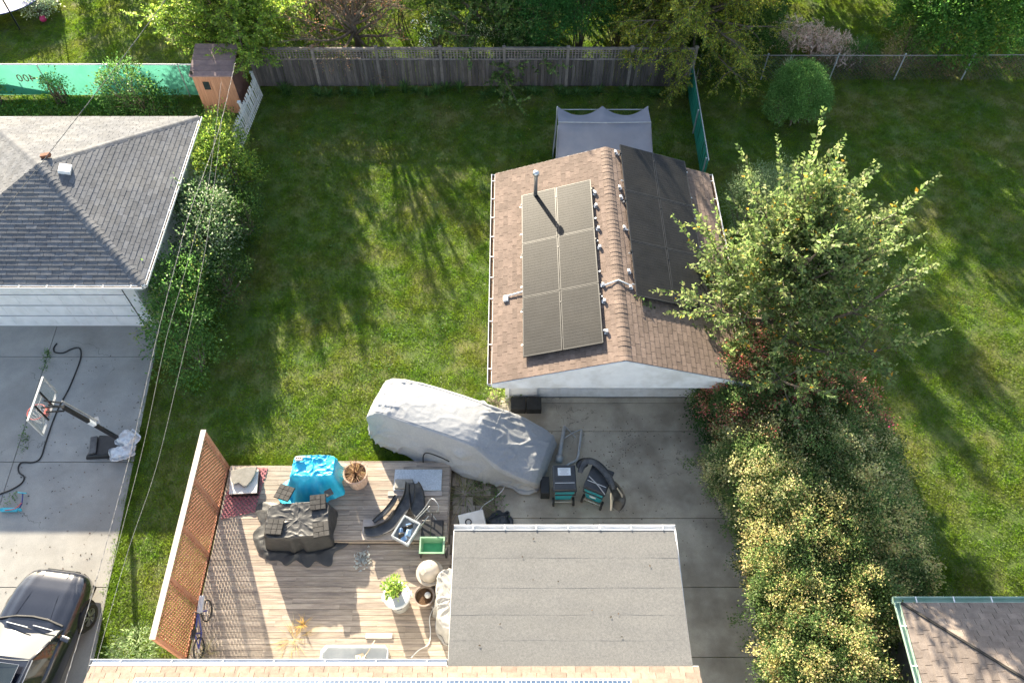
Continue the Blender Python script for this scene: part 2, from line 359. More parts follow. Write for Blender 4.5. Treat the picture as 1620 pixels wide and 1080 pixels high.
def solar(parent, O, U, V, nu, nv, w_, l_, m, fm, lines=None, lift=.13, clamps=True, cells=True):
    """panels laid on a roof plane; U across (w_), V along (l_)"""
    O = Vector(O); U = Vector(U).normalized(); V = Vector(V).normalized(); n = U.cross(V)
    if n.z < 0: n = -n
    mt = Matrix((U, V, n)).transposed()
    for i in range(nu):
        for j in range(nv):
            c = O + U * (w_ * (i + .5)) + V * (l_ * (j + .5)) + n * lift
            f = MB(); a, b = w_ / 2 - .01, l_ / 2 - .01
            for s_ in (-1, 1):
                f.obox(c + U * s_ * (a - .012), (.012, b, .02), mt); f.obox(c + V * s_ * (b - .012), (a - .024, .012, .02), mt)
            fr = f.build('solar_panel', fm, parent)
            gl = MB(); gl.obox(c + n * .008, (a - .024, b - .024, .008), mt); gl.build('panel_glass', m, fr)
            if cells:
                q_ = MB()
                for k_ in range(1, 6): q_.obox(c + U * (-a + 2 * a * k_ / 6) + n * .0165, (.003, b - .03, .001), mt)
                for k_ in range(1, 20): q_.obox(c + V * (-b + 2 * b * k_ / 20) + n * .017, (a - .03, .0022 if k_ != 10 else .006, .001), mt)
                tag(q_.build('cell_grid', M['cell_line'], fr), kind='stuff')
            if clamps:
                for s_ in (-1, 1):
                    k = MB(); k.obox(c + U * s_ * (w_ / 2) + V * (l_ * .3), (.02, .03, .028), mt); k.build('clamp', M['panel_frame'], fr)
    r = MB()
    for j in range(nv):
        for q in (.22, .78): r.obox(O + U * (w_ * nu / 2) + V * (l_ * (j + q)) + n * (lift - .05), (w_ * nu / 2 + .06, .018, .02), mt)
    r.build('mounting_rail', M['metal'], parent)
vL = (3.41, 0, 1.12); vR = (-3.41, 0, 1.12)
def rl(x): return GZE + (x - GX0) * sl_ if x < GXR else GZR - (x - GXR) * sl_
solar(roof, (.33, 11.5, rl(.33)), vL, (0, 1, 0), 2, 3, 1.09, 1.97, M['panel'], M['panel_frame'])
solar(roof, (3.28, 13.0, rl(3.28)), (3.41, 0, -1.12), (0, 1, 0), 2, 3, 1.13, 1.97, M['panel'], M['panel_frame'])
for x, y in [(2.47, 11.9), (2.47, 12.9), (2.47, 13.45), (2.47, 14.8), (2.47, 15.5), (2.46, 16.4), (2.46, 16.9), (3.2, 13.35), (3.2, 13.9), (3.2, 15.5), (3.2, 16.7), (3.19, 17.1), (3.18, 18.6)]:
    k = MB(); z = rl(x); k.obox((x, y, z + .06), (.035, .05, .05)); k.obox((x, y, z + .015), (.07, .06, .012)); k.build('roof_bracket', M['metal'], roof, bevel=.008)
k = MB(); k.tube([(2.45, 13.4, rl(2.45) + .07), (2.88, 13.5, GZR + .06), (3.2, 13.4, rl(3.2) + .07)], .02, 8); k.build('conduit', M['white_metal'], roof, smooth=True)
k = MB(); k.tube([(.35, 13.75, rl(.35) + .08), (-.1, 13.72, rl(-.1) + .06), (-.12, 13.72, rl(-.12))], .022, 8); k.obox((-.17, 13.65, rl(-.17) + .04), (.07, .09, .045), (0, R(-18), 0)); k.build('conduit', M['white_metal'], roof)
k = MB(); zb = rl(.71)
k.lathe([(.06, 0), (.06, .98), (.055, 1.0), (.03, 1.0), (.03, .9)], (.71, 17.3, zb - .02), 16); k.lathe([(.17, 0), (.16, .02), (.09, .05), (.075, .1)], (.71, 17.3, zb), 16)
k.lathe([(.095, 0), (.105, .05), (.085, .11), (.03, .135)], (.71, 17.3, zb + .98), 16); k.build('vent_pipe', M['metal'], roof, smooth=True)
# ------------------------------------------------------------ neighbour's hip roofed garage
A = thing('hip_roof_garage', 'white garage with grey shingled hip roof beside the concrete driveway', 'garage', (-14.25, 17.9, 0))
x0, x1, y0, y1, ze = -17.87, -10.63, 14.28, 21.52, 2.5; ap = Vector((-14.25, 17.9, 3.75))
wl = MB(); wl.box((-17.4, 14.62, 0), (-11.2, 21.0, 2.5)); aw = wl.build('wall', M['white'], A)
for i in range(15):
    b = MB(); b.obox((-11.195, 17.8, .1 + i * .16), (.012, 3.2, .082), (0, R(-5), 0)); b.build('siding_board', M['white'], aw)
ft = MB(); ft.box((-17.4, 14.56, 0), (-16.9, 14.62, 2.4)); ft.box((-11.55, 14.56, 0), (-11.2, 14.62, 2.4)); ft.box((-16.9, 14.56, 2.2), (-11.55, 14.62, 2.4)); ft.build('door_frame', M['white'], A)
dr = MB(); dr.box((-16.9, 14.585, .02), (-11.55, 14.615, 2.2)); gd = dr.build('garage_door', M['white_metal'], A)
for r_ in range(4):
    for c_ in range(8):
        b = MB(); xx = -16.8 + c_ * .655; z0 = .1 + r_ * .53; b.box((xx, 14.57, z0), (xx + .56, 14.592, z0 + .4)); b.build('door_panel', M['white_metal'], gd, bevel=.012)
for r_ in range(1, 4): b = MB(); b.box((-16.9, 14.56, .035 + r_ * .53), (-11.56, 14.585, .055 + r_ * .53)); b.build('section_seam', M['seam'], gd)
b = MB(); b.box((-11.57, 14.55, 0), (-11.54, 14.565, 2.2)); b.build('weather_strip', M['dark'], gd)
M['window'] = mat('dark_window_glass', (.02, .03, .035), (.04, .05, .055), 2, .08, spec=.8)
wn = MB()
for yy, za, zb2, hw, in ((18.9, .9, 2.0, .55),):
    for s_ in (-1, 1): wn.box((-11.2, yy + s_ * hw - .05, za), (-11.14, yy + s_ * hw + .05, zb2))
    wn.box((-11.2, yy - hw, za - .06), (-11.12, yy + hw, za)); wn.box((-11.2, yy - hw, zb2), (-11.14, yy + hw, zb2 + .06)); wn.box((-11.2, yy - .025, za), (-11.15, yy + .025, zb2)); wn.box((-11.2, yy - hw, 1.43), (-11.15, yy + hw, 1.47))
wf = wn.build('window', M['white'], A); k = MB(); k.box((-11.199, 18.37, .9), (-11.175, 19.43, 2.0)); k.build('pane', M['window'], wf)
rd = MB(); e = .12
rd.add([(x0, y0, ze), (x1, y0, ze), (x1, y1, ze), (x0, y1, ze), ap, (x0, y0, ze - e), (x1, y0, ze - e), (x1, y1, ze - e), (x0, y1, ze - e)], [(0, 1, 4), (1, 2, 4), (2, 3, 4), (3, 0, 4), (0, 1, 6, 5), (1, 2, 7, 6), (2, 3, 8, 7), (3, 0, 5, 8), (5, 6, 7, 8)])
ar = rd.build('roof', M['shingle_grey'], A)
Wd = x1 - x0; Ls = math.hypot(Wd / 2, 1.25); tri = [(0, 0), (Wd, 0), (Wd / 2, Ls)]
kp = lambda c: c.x > -16.9
shingles([((x0, y0, ze), (1, 0, 0), (0, Wd / 2, 1.25), tri)], M['shingle_grey'], ar, limit=150, keep=kp)
shingles([((x1, y0, ze), (0, 1, 0), (-Wd / 2, 0, 1.25), tri)], M['shingle_grey'], ar, limit=150, keep=kp)
shingles([((x1, y1, ze), (-1, 0, 0), (0, -Wd / 2, 1.25), tri), ((x0, y1, ze), (0, -1, 0), (Wd / 2, 0, 1.25), tri)], M['shingle_grey'], ar, limit=0, keep=kp)
for cx, cy in ((x0, y0), (x1, y0), (x1, y1), (x0, y1)):
    a_ = Vector((cx, cy, ze)); dd = ap - a_
    if cx > -17 or cy > 15: caps(a_, ap, (-dd.y, dd.x, 0), M['shingle_grey'], ar, w=.14, drop=.04)
k = MB(); k.box((x0, y0 - .025, ze - .16), (x1 + .02, y0, ze - .01)); k.box((x1, y0, ze - .16), (x1 + .025, y1, ze - .01)); k.box((x0, y1, ze - .16), (x1 + .02, y1 + .025, ze - .01)); k.build('fascia', M['white_metal'], A)
gutter(A, (x0, y0 - .03, ze), (x1, y0 - .03, ze), (0, -1, 0), M['white_metal'], wd=.1)
gutter(A, (x1 + .028, y0, ze), (x1 + .028, y1, ze), (1, 0, 0), M['white_metal'], wd=.09)
p = at(103, 268, 3.55); k = MB(); k.obox(p, (.17, .17, .07), (0, R(18), R(8))); k.obox(p + Vector((0, 0, -.1)), (.12, .12, .08), (0, R(18), R(8))); k.build('roof_vent', M['white_metal'], ar, bevel=.015)
M['rust'] = mat('rusty_metal', (.16, .06, .03), (.26, .11, .06), 14, .8, .3, 60)
p = at(72, 246, 3.72); k = MB(); k.obox(p, (.15, .07, .05), (0, R(-8), R(6))); k.build('roof_flashing', M['rust'], ar, bevel=.01)
# ------------------------------------------------------------ house at the bottom with carport roof
Hs = thing('house', 'house with tan shingle eave, white gutter and flat grey roofed extension', 'house', (-2.5, 0, 0))
HY, HZ, HX0, HX1 = 3.80, 2.82, -8.86, 3.93
hs = .36
wl = MB(); wl.box((HX0 + .5, -7.5, 0), (HX1 - .5, 3.2, 2.75)); wl.build('wall', M['white'], Hs)
rd = MB(); rd.prism([(HY, HZ), (HY - 6, HZ + 6 * hs), (HY - 12, HZ), (HY - 12, HZ - .12), (HY - 6, HZ + 6 * hs - .12), (HY, HZ - .12)], 0, HX0, HX1); hr = rd.build('roof', M['shingle_tan'], Hs)
shingles([((HX0, HY, HZ), (1, 0, 0), (0, -1, hs), [(0, 0), (HX1 - HX0, 0), (HX1 - HX0, 1.6), (0, 1.6)])], M['shingle_tan'], hr, limit=300, tw=.31, ex=.14)
k = MB(); k.box((HX0, HY, HZ - .18), (HX1, HY + .024, HZ - .012)); k.build('fascia', M['white'], Hs)
gutter(Hs, (HX0 - .05, HY + .026, HZ - .01), (-1.36, HY + .026, HZ - .01), (0, 1, 0), M['white_metal'], wd=.13, hang=1.0, fill=False)
k = MB(); k.add([(HX0, HY + .03, HZ + .004), (-1.38, HY + .03, HZ + .004), (-1.38, HY + .15, HZ - .03), (HX0, HY + .15, HZ - .03), (HX0, HY + .03, HZ - .006), (-1.38, HY + .03, HZ - .006), (-1.38, HY + .15, HZ - .04), (HX0, HY + .15, HZ - .04)], MB.BF); k.build('sunlit_gutter_sheet', M['white_metal'], Hs)  # white sheet added over the gutter, standing in for its sunlit inside
M['blue_panel'] = mat('blue_solar_cells', (.035, .07, .14), (.06, .10, .18), 4, .3, spec=.3)
solar(hr, (-7.78, 3.50, HZ + .3 * hs), (1, 0, 0), (0, -1, hs), 8, 1, 1.28, 1.65, M['blue_panel'], M['metal'], lift=.1, cells=False)
for i in range(8):      # cell rows as thin pale busbar strips
    k = MB()
    for q in range(12):
        x = -7.78 + 1.28 * i + .1 + q * .098
        a_ = Vector((x, 3.50, HZ + .3 * hs)); n_ = Vector((0, hs, 1)).normalized()
        k.bar(a_ + n_ * .119 + Vector((0, -.03, .03 * hs)), a_ + n_ * .119 + Vector((0, -1.4, 1.4 * hs)), .009, .004, n_)
    for q in range(9):
        y = .06 + q * .16; a_ = Vector((-7.78 + 1.28 * i, 3.50 - y, HZ + (.3 + y) * hs)) + n_ * .1205
        k.bar(a_ + Vector((.04, 0, 0)), a_ + Vector((1.24, 0, 0)), .007, .004, n_)
    k.build('cell_grid', M['white_metal'], hr)
fl = MB(); FX0, FX1, FY1, FY0 = -1.34, 3.80, 6.86, 3.84; fz1, fz0 = 2.62, 2.80
fl.add([(FX0, FY1, fz1), (FX1, FY1, fz1), (FX1, FY0, fz0), (FX0, FY0, fz0), (FX0, FY1, fz1 - .14), (FX1, FY1, fz1 - .14), (FX1, FY0, fz0 - .14), (FX0, FY0, fz0 - .14)], MB.BF)
fr = fl.build('flat_roof', M['rolled'], Hs)
ys_ = [FY1, 6.25, 5.55, 4.95, 4.4, FY0 + .02]
for a_, b_ in zip(ys_, ys_[1:]):     # strips of rolled roofing, each lapping the next, with a slightly wavy edge
    n = 80; P = []; F = []
    for i in range(n + 1):
        x = FX0 - .01 + (FX1 - FX0 + .02) * i / n
        for j in range(7):
            t = j / 6; y = a_ + (b_ - .06 - a_) * t; y += (.012 * noise.noise((x * 1.5, a_ * 7, 0)) if j in (0, 6) else 0)
            z = fz1 + (fz0 - fz1) * (FY1 - y) / (FY1 - FY0) + .006 + .0022 * t + .007 * noise.noise((x * 1.1, y * 4, 3)) * (1 if 0 < j < 6 else .4)
            P.append((x, y, z))
    for i in range(n):
        for j in range(6): q = i * 7 + j; F.append((q, q + 7, q + 8, q + 1))
    k = MB(); k.add(P, F); k.build('roofing_strip', M['rolled'], fr, smooth=True)
k = MB(); k.box((FX0 - .03, FY0, fz1 - .16), (FX0, FY1, fz1 + .0)); k.box((FX1, FY0, fz1 - .16), (FX1 + .035, FY1, fz1 + .02)); k.build('fascia', M['white'], fr)
gutter(Hs, (FX0 - .02, FY1 + .004, fz1 + .02), (FX1 + .03, FY1 + .004, fz1 + .02), (0, 1, 0), M['white_metal'], wd=.13, hang=.72, fill=False)
k = MB(); [k.box((x - .05, 6.6, 0), (x + .05, 6.7, fz1 - .14)) for x in (FX0 + .08, 1.2, FX1 - .1)]; k.box((FX0 + .05, 3.9, 0), (FX0 + .13, 6.6, 2.5)); k.build('post', M['white'], Hs)
# ------------------------------------------------------------ right-hand house corner
B = thing('neighbour_house', 'house corner with weathered taupe shingles and pale green gutters', 'house', (10, 2, 0))
bx, by, bz, bs = 8.55, 5.13, 2.8, .42
wl = MB(); wl.box((bx + .45, -6, 0), (18, by - .45, 2.75)); wl.build('wall', M['foundation'], B)
rd = MB(); r2 = 5.; rd.add([(bx, by, bz), (bx + 10, by, bz), (bx + 10, by - r2, bz + r2 * bs), (bx + r2, by - r2, bz + r2 * bs), (bx, by - 11, bz), (bx + r2, by - 6, bz + r2 * bs), (bx + 10, by - 6, bz + r2 * bs), (bx + 10, by - 11, bz)], [(0, 1, 2, 3), (0, 3, 5, 4), (4, 5, 6, 7), (3, 2, 6, 5), (0, 4, 7, 1)])
br = rd.build('roof', M['shingle_weathered'], B); Lq = math.hypot(r2, r2 * bs)
shingles([((bx, by, bz), (1, 0, 0), (0, -1, bs), [(0, 0), (4.2, 0), (4.2, 2.4), (2.4 / Lq * r2, 2.4)])], M['shingle_weathered'], br, limit=180, tw=.31)
shingles([((bx, by, bz), (0, -1, 0), (1, 0, bs), [(0, 0), (2.4 / Lq * r2, 2.4), (3.2, 2.4), (3.2, 0)][::-1])], M['shingle_weathered'], br, limit=120, tw=.31)
M['green_gutter'] = mat('pale_green_gutter', (.30, .46, .36), (.42, .56, .46), 3, .45, c3=(.5, .55, .5), c3sc=4, c3amt=.4)
gutter(B, (bx - .14, by + .01, bz), (bx + 9, by + .01, bz), (0, 1, 0), M['green_gutter'], wd=.13, hang=.8, hm=M['white_metal'], fill=False)
gutter(B, (bx - .01, by, bz), (bx - .01, by - 9, bz), (-1, 0, 0), M['green_gutter'], wd=.13, hang=.8, hm=M['white_metal'], fill=False)
k = MB(); k.bar((bx, by, bz + .03), (bx + 2.6, by - 2.6, bz + 2.6 * bs + .03), .05, .03); k.build('hip_flashing', M['dark'], br)
# ------------------------------------------------------------ vegetation
M['leaf'] = mat('leaf', (.1, .1, .1), col=True, rough=.5, translucent=.58, spec=.35)
M['needle'] = mat('conifer_needle', (.1, .1, .1), col=True, rough=.7, translucent=.3, spec=.2)
M['bark'] = mat('grey_brown_bark', (.10, .075, .055), (.19, .155, .12), 14, .9, .6, 40, st=(1, 1, .25))
M['bare'] = mat('pale_bare_twig', (.22, .185, .16), (.34, .30, .27), 10, .85)
def unit(a): return a / np.maximum(np.linalg.norm(a, axis=-1, keepdims=True), 1e-9)
def leaf_arrays(P, A, N, L, W, fold=.25):
    """P base points, A axes, N normals; L, W arrays. four verts and one folded quad each"""
    A = unit(A); N = unit(N - A * (N * A).sum(-1, keepdims=True)); B = np.cross(A, N)
    L = np.asarray(L).reshape(-1, 1); W = np.asarray(W).reshape(-1, 1)
    mid = P + A * L * .45
    up = N * W * fold
    V = np.stack([P - up * .0, mid + B * W * .5 + up, P + A * L - N * L * .12, mid - B * W * .5 + up], 1)
    return V.reshape(-1, 3)
class Leaves:
    def __init__(s): s.V = []; s.C = []
    def add(s, P, A, N, L, W, C_):
        s.V.append(leaf_arrays(P, A, N, L, W)); s.C.append(np.repeat(C_, 4, 0))
    def build(s, name, m, parent):
        V = np.concatenate(s.V); Cc = np.concatenate(s.C); off = np.array(ORG.get(parent.name, Vector((0, 0, 0))))
        n = len(V) // 4
        col = np.ones((len(V), 4), np.float32); col[:, :3] = Cc
        me = np_mesh(name, V - off, np.arange(n * 4), 4, m, col=col)
        return link(bpy.data.objects.new(name, me), parent)
def pal(n, cols, wts, var=.18):
    cols = np.array(cols, float); wts = np.array(wts, float); wts /= wts.sum()
    c = cols[rng.choice(len(cols), n, p=wts)] * 1.8
    return c * np.exp(rng.normal(0, var, (n, 1))) * np.exp(rng.normal(0, .05, (n, 3)))
GRN = [(.045, .095, .022), (.065, .13, .03), (.09, .16, .035), (.03, .07, .02)]
def stems(parent, base, tips, m, r0=.03, name='stem', wig=.1):
    mb = MB()
    for t in tips:
        b = Vector(base) + Vector((random.uniform(-.15, .15), random.uniform(-.15, .15), 0)); t = Vector(t)
        mid = b.lerp(t, .5) + Vector((random.uniform(-wig, wig), random.uniform(-wig, wig), .1))
        mb.tube([b, mid, t], [r0, r0 * .7, r0 * .3], 5)
    return tag(mb.build(name, m, parent), kind='stuff')
def bush(name, label, cat, lumps, dens=42, per=26, spread=.11, L=.06, W=.035, cols=GRN, wts=(3, 3, 2, 2), tip=None, tipf=.3, m='leaf', group=None, up=.35, jag=.16, stalk=True, zmin=.05, tipk=(0, 0, 0), fill=.35, core=.55):
    """lumps = (x, y, z, rx, ry, rz): shoots spread over an uneven lumpy surface, a tuft of leaves at each, some inside"""
    lx = np.array(lumps, float); base = (float(lx[:, 0].mean()), float(lx[:, 1].mean()), 0)
    t = thing(name, label, cat, base, 0, group); lv = Leaves(); allp = []
    for l in lx:
        c, r = l[:3], l[3:]
        ar = 2.2 * math.pi * ((r[0] * r[1]) ** 1.6 / 3 + (r[0] * r[2]) ** 1.6 / 3 + (r[1] * r[2]) ** 1.6 / 3) ** (1 / 1.6) * 1.6
        n = max(6, int(ar * dens))
        d = unit(rng.normal(size=(n, 3))); d[:, 2] = np.where(d[:, 2] < -.35, -d[:, 2], d[:, 2])
        k = rng.random(n); rad = np.where(k < fill, core + (.95 - core) * rng.random(n), .9 + jag * rng.normal(size=n))
        lump = np.array([noise.noise(Vector(tuple(q * 2.3 + c))) for q in d]) * jag * 1.3
        p = c + d * r * (rad + lump)[:, None]
        ok = p[:, 2] > zmin
        for l2 in lx:
            if l2 is not l: ok &= (((p - l2[:3]) / l2[3:]) ** 2).sum(1) > .55
        p = p[ok]; d = d[ok]; outer = (k >= fill)[ok]; n = len(p)
        if not n: continue
        allp.append(p)
        kk = per; PP = np.repeat(p, kk, 0); DD = np.repeat(unit(d / r), kk, 0); nn = n * kk
        off = rng.normal(size=(nn, 3)) * spread
        off += DD * (rng.random((nn, 1)) * spread * 1.2)
        A = off / max(spread, 1e-6) * .6 + DD * .6 + rng.normal(size=(nn, 3)) * .5 + np.array([0, 0, .15])
        Nn = DD * .7 + np.array([0, 0, up]) + rng.normal(size=(nn, 3)) * .55
        cl = pal(nn, cols, wts)
        shade = np.repeat(np.exp(rng.normal(0, .16, (n, 1))), kk, 0); cl = cl * shade
        if tip is not None:
            nz = np.array([noise.noise(Vector(tuple(q * .9 + 11))) for q in p]) * .3
            hot = (rng.random(n) + nz < tipf + .0) & outer & (d[:, 2] > -.1)
            hot = np.repeat(hot, kk) & ((off * DD).sum(1) > -spread * .25)
            tc = pal(nn, tip[0], tip[1]); cl = np.where(hot[:, None], tc, cl)
        sz = rng.uniform(.65, 1.25, nn)
        lv.add(PP + off, A, Nn, L * sz, W * sz, cl)
    lv.build('foliage', M[m], t)
    if stalk and allp:
        ap_ = np.concatenate(allp); sel = ap_[rng.choice(len(ap_), min(len(ap_), 26), replace=False)]
        bs_ = MB()
        for q in sel:
            q = Vector(q); i = int(np.argmin(((lx[:, :2] - np.array(q)[:2]) ** 2).sum(1))); b = Vector((lx[i, 0] + random.uniform(-.2, .2), lx[i, 1] + random.uniform(-.2, .2), 0))
            mid = b.lerp(q, .55) + Vector((random.uniform(-.1, .1), random.uniform(-.1, .1), .12)); bs_.tube([b, mid, q], [.03, .02, .008], 5)
        tag(bs_.build('stem', M['bark'], t), kind='stuff')
    return t
def curve_pts(p, d, L, n, droop=0., wig=.12, upb=0.):
    P = [p.copy()]; d = d.normalized()
    for i in range(n):
        d = (d + Vector((random.gauss(0, wig), random.gauss(0, wig), random.gauss(0, wig) * .6 - droop + upb))).normalized()
        P.append(P[-1] + d * (L / n))
    return P
def tree(name, label, base, H, limbs=12, limbL=(2., 3.2), sub=6, subL=(.6, 1.2), tw=5, twL=(.35, .7), L=.085, W=.05, cols=GRN, wts=(3, 3, 2, 2), inc=(.25, 1.1), trunk_r=.12, trunk_h=.25, droop=.02, arch=8, archL=(1.2, 2.), accent=None, accf=.05, spac=.045, lean=(0, 0), barkm='bark', cat='tree', group=None, crown=True, reach=1., az=None, upb=.03, leafiness=1., m='leaf', twr=.006, low=.55, taper=0.):
    t = thing(name, label, cat, base, 0, group); b0 = Vector(base); lv = Leaves(); wood = MB(); twigs = MB()
    top = b0 + Vector((lean[0], lean[1], H * trunk_h)); wood.tube([b0 + Vector((0, 0, -.1)), b0.lerp(top, .5) + Vector((.05, .03, 0)), top], [trunk_r * 1.25, trunk_r, trunk_r * .8], 9)
    def twig(p, d, LL, big=1., dr=droop, dens=1.):
        n = max(4, int(LL / spac)); k = max(3, min(6, int(LL / .16)))
        pts = curve_pts(p, d, LL, k, dr, .10, upb); ts = np.linspace(.08, 1, n) * k
        pa = np.array(pts); i0 = np.minimum(ts.astype(int), k - 1); f = (ts - i0)[:, None]
        pos = pa[i0] * (1 - f) + pa[i0 + 1] * f; tan = unit(pa[i0 + 1] - pa[i0])
        if rng.random() < .95: twigs.tube(pts, [twr * big, *([twr * .75 * big] * (k - 1)), twr * .4], 3, False)
        nrm = unit(np.cross(np.cross(tan, [0, 0, 1.]) + 1e-4, tan)) + rng.normal(size=(n, 3)) * .65
        sidev = unit(np.cross(tan, nrm)) * np.where(np.arange(n) % 2, 1, -1)[:, None]
        A = sidev * .8 + tan * .65 + rng.normal(size=(n, 3)) * .25 - np.array([0, 0, .12])
        keep = rng.random(n) < leafiness * dens
        if not keep.any(): return pts
        sz = rng.uniform(.7, 1.2, n) * big * np.where(ts > k * .85, .7, 1.)
        c = pal(n, cols, wts) * np.exp(rng.normal(0, .12))
        if accent is not None:
            h = rng.random(n) < accf; c = np.where(h[:, None], pal(n, accent, [1] * len(accent)), c)
        lv.add(pos[keep], A[keep], nrm[keep], (L * sz)[keep], (W * sz)[keep], c[keep]); return pts
    for i in range(limbs):
        a = (2 * math.pi * (i + random.uniform(-.3, .3)) * .382 * 2.618 / 1.0 * .618 * 1.0 if az is None else az[i % len(az)] + random.uniform(-.15, .15))
        q = (i + .5) / limbs; th = inc[0] + (inc[1] - inc[0]) * q + random.uniform(-.1, .1)
        d = Vector((math.cos(a) * math.sin(th), math.sin(a) * math.sin(th), math.cos(th)))
        LL = random.uniform(*limbL) * (1 if not taper else .75 + .5 * q)
        st = b0.lerp(top, random.uniform(low, 1.0) if not taper else 1 - (1 - low) * max(0, (q - .15) / .85)) if q > .15 + (.15 if not taper else 0) else top
        pts = curve_pts(st, d, LL, 8, 0, .09, upb); wood.tube(pts, [trunk_r * .5 * (1 - .8 * j / 8) + .01 for j in range(9)], 6, False)
        for j in range(sub):
            f = random.uniform(.3, 1.) if j else 1.; x = f * 8; i0 = min(int(x), 7); p = pts[i0].lerp(pts[i0 + 1], x - i0)
            td = (pts[i0 + 1] - pts[i0]).normalized(); sd = (td * .9 + Vector((random.gauss(0, .6), random.gauss(0, .6), random.gauss(0, .45)))).normalized() if j else td
            SL = random.uniform(*subL); sp = curve_pts(p, sd, SL, 5, droop, .12, upb); wood.tube(sp, [.022, .018, .015, .012, .009, .006], 5, False)
            for k in range(tw):
                f2 = random.uniform(.1, 1.); x2 = f2 * 5; j0 = min(int(x2), 4); p2 = sp[j0].lerp(sp[j0 + 1], x2 - j0)
                tdd = (sp[j0 + 1] - sp[j0]).normalized(); wd_ = (tdd * .7 + Vector((random.gauss(0, .6), random.gauss(0, .6), random.gauss(0, .5)))).normalized()
                twig(p2, wd_, random.uniform(*twL))
            twig(sp[-1], sp[-1] - sp[-2], random.uniform(*twL))
        if i < arch:
            twig(pts[-1], pts[-1] - pts[-2], random.uniform(*archL), 1.15, droop * 1.5)
    wood.build('trunk', M[barkm], t, smooth=True)
    tag(twigs.build('twig', M[barkm], t), kind='stuff')
    if lv.V: lv.build('crown', M[m], t)
    return t
YG = [(.15, .23, .035), (.21, .29, .045), (.10, .17, .03), (.26, .31, .055)]
# --- big elm by the garage
tree('elm_tree', 'tall sunlit elm with long arching leafy shoots beside the garage', (7.0, 13.0, 0), 7.2, limbs=46, limbL=(1.3, 3.5), az=[0, 2.4, 4.8, .3, 1.2, 3.6, 5.5, -.2, .9, 2.9, -.7, .5, 4.2], sub=9, subL=(.55, 1.15), tw=7, twL=(.3, .7), L=.125, W=.078, cols=[(.085, .13, .04), (.125, .175, .055), (.175, .21, .085), (.055, .09, .03)], wts=(2, 3, 3, 1), inc=(.1, 1.35), trunk_h=.62, arch=46, archL=(1.0, 2.5), accent=[(.45, .25, .03), (.4, .30, .05)], accf=.02, droop=.02, upb=.05, trunk_r=.13, low=.3, taper=1)
# --- the long hedge row: four shrubs
CREAM = ([(.38, .37, .19), (.42, .40, .22), (.28, .30, .12), (.33, .25, .13)], (3, 2, 3, 1))
YEL = ([(.38, .35, .15), (.42, .385, .19), (.28, .29, .11), (.34, .25, .13)], (3, 2, 3, 1.5))
RED = ([(.42, .09, .09), (.44, .20, .16), (.36, .24, .15), (.24, .23, .09)], (3, 2, 2, 2))
HG = [(.06, .105, .035), (.085, .14, .045), (.115, .165, .055), (.14, .175, .07)]
bush('flowering_shrub', 'tall shrub with red tipped shoots at the garage end of the hedge row', 'shrub', [(6.5, 11.0, 1.15, 1.25, 1.1, 1.15), (8.1, 10.9, 1.2, 1.5, 1.15, 1.25), (9.0, 11.2, .9, .9, 1.0, .9), (6.5, 11.6, 2.1, .85, .75, 1.2), (6.1, 10.8, 1.6, .75, .85, 1.0), (7.2, 10.2, 1.35, 1.3, .9, 1.2), (8.8, 10.3, 1.2, 1.2, .8, 1.1)], dens=20, per=98, spread=.105, jag=.12, fill=.3, core=.6, cols=HG, tip=RED, tipf=.4, L=.056, W=.04)
bush('cream_tipped_shrub', 'rounded shrub with cream tipped shoots in the middle of the hedge row', 'shrub', [(6.45, 9.0, 1.2, 1.35, 1.2, 1.3), (8.0, 9.2, 1.35, 1.5, 1.2, 1.45), (9.1, 9.3, 1.1, 1.1, 1.2, 1.15), (7.0, 7.9, 1.3, 1.5, 1.1, 1.35), (8.6, 8.4, 1.3, 1.3, .9, 1.3), (9.3, 8.3, 1.0, .9, .9, 1.1)], dens=20, per=98, spread=.105, jag=.12, fill=.3, core=.6, cols=HG, tip=CREAM, tipf=.52, L=.056, W=.04)
bush('yellow_tipped_shrub', 'wide shrub with yellow and tan tips in the hedge row', 'shrub', [(6.9, 6.6, 1.3, 1.3, 1.3, 1.4), (8.4, 7.2, 1.45, 1.4, 1.4, 1.5), (9.2, 7.2, 1.1, 1.0, 1.3, 1.2), (8.3, 5.7, 1.3, 1.3, 1.1, 1.35), (6.6, 5.5, 1.25, 1.0, .9, 1.3), (9.2, 6.1, 1.1, .9, .8, 1.1)], dens=20, per=98, spread=.105, jag=.12, fill=.3, core=.6, cols=HG, tip=YEL, tipf=.55, L=.056, W=.04)
bush('hedge_shrub', 'green and yellow shrub squeezed beside the green guttered roof corner', 'shrub', [(6.9, 4.3, 1.25, 1.15, 1.2, 1.35), (7.7, 3.6, 1.1, .9, 1.2, 1.2), (7.0, 2.9, 1.0, 1.0, 1.1, 1.1)], dens=20, per=98, spread=.105, jag=.12, fill=.3, core=.6, cols=HG, tip=YEL, tipf=.5, L=.056, W=.04)
bush('rose_bush', 'dark green rose bush at the garage door corner', 'shrub', [(5.75, 11.05, .55, .55, .75, .75), (5.95, 10.4, .35, .45, .5, .5)], dens=50, cols=[(.03, .075, .022), (.045, .10, .028)], wts=(1, 1), tip=RED, tipf=.06, L=.06, W=.04)
bush('dried_bush', 'brown dried plant at the foot of the hedge beside driveway', 'plant', [(5.75, 9.35, .2, .35, .7, .28)], dens=60, per=18, cols=[(.10, .06, .035), (.16, .08, .05), (.06, .05, .025)], wts=(1, 1, 1), L=.05, W=.02)
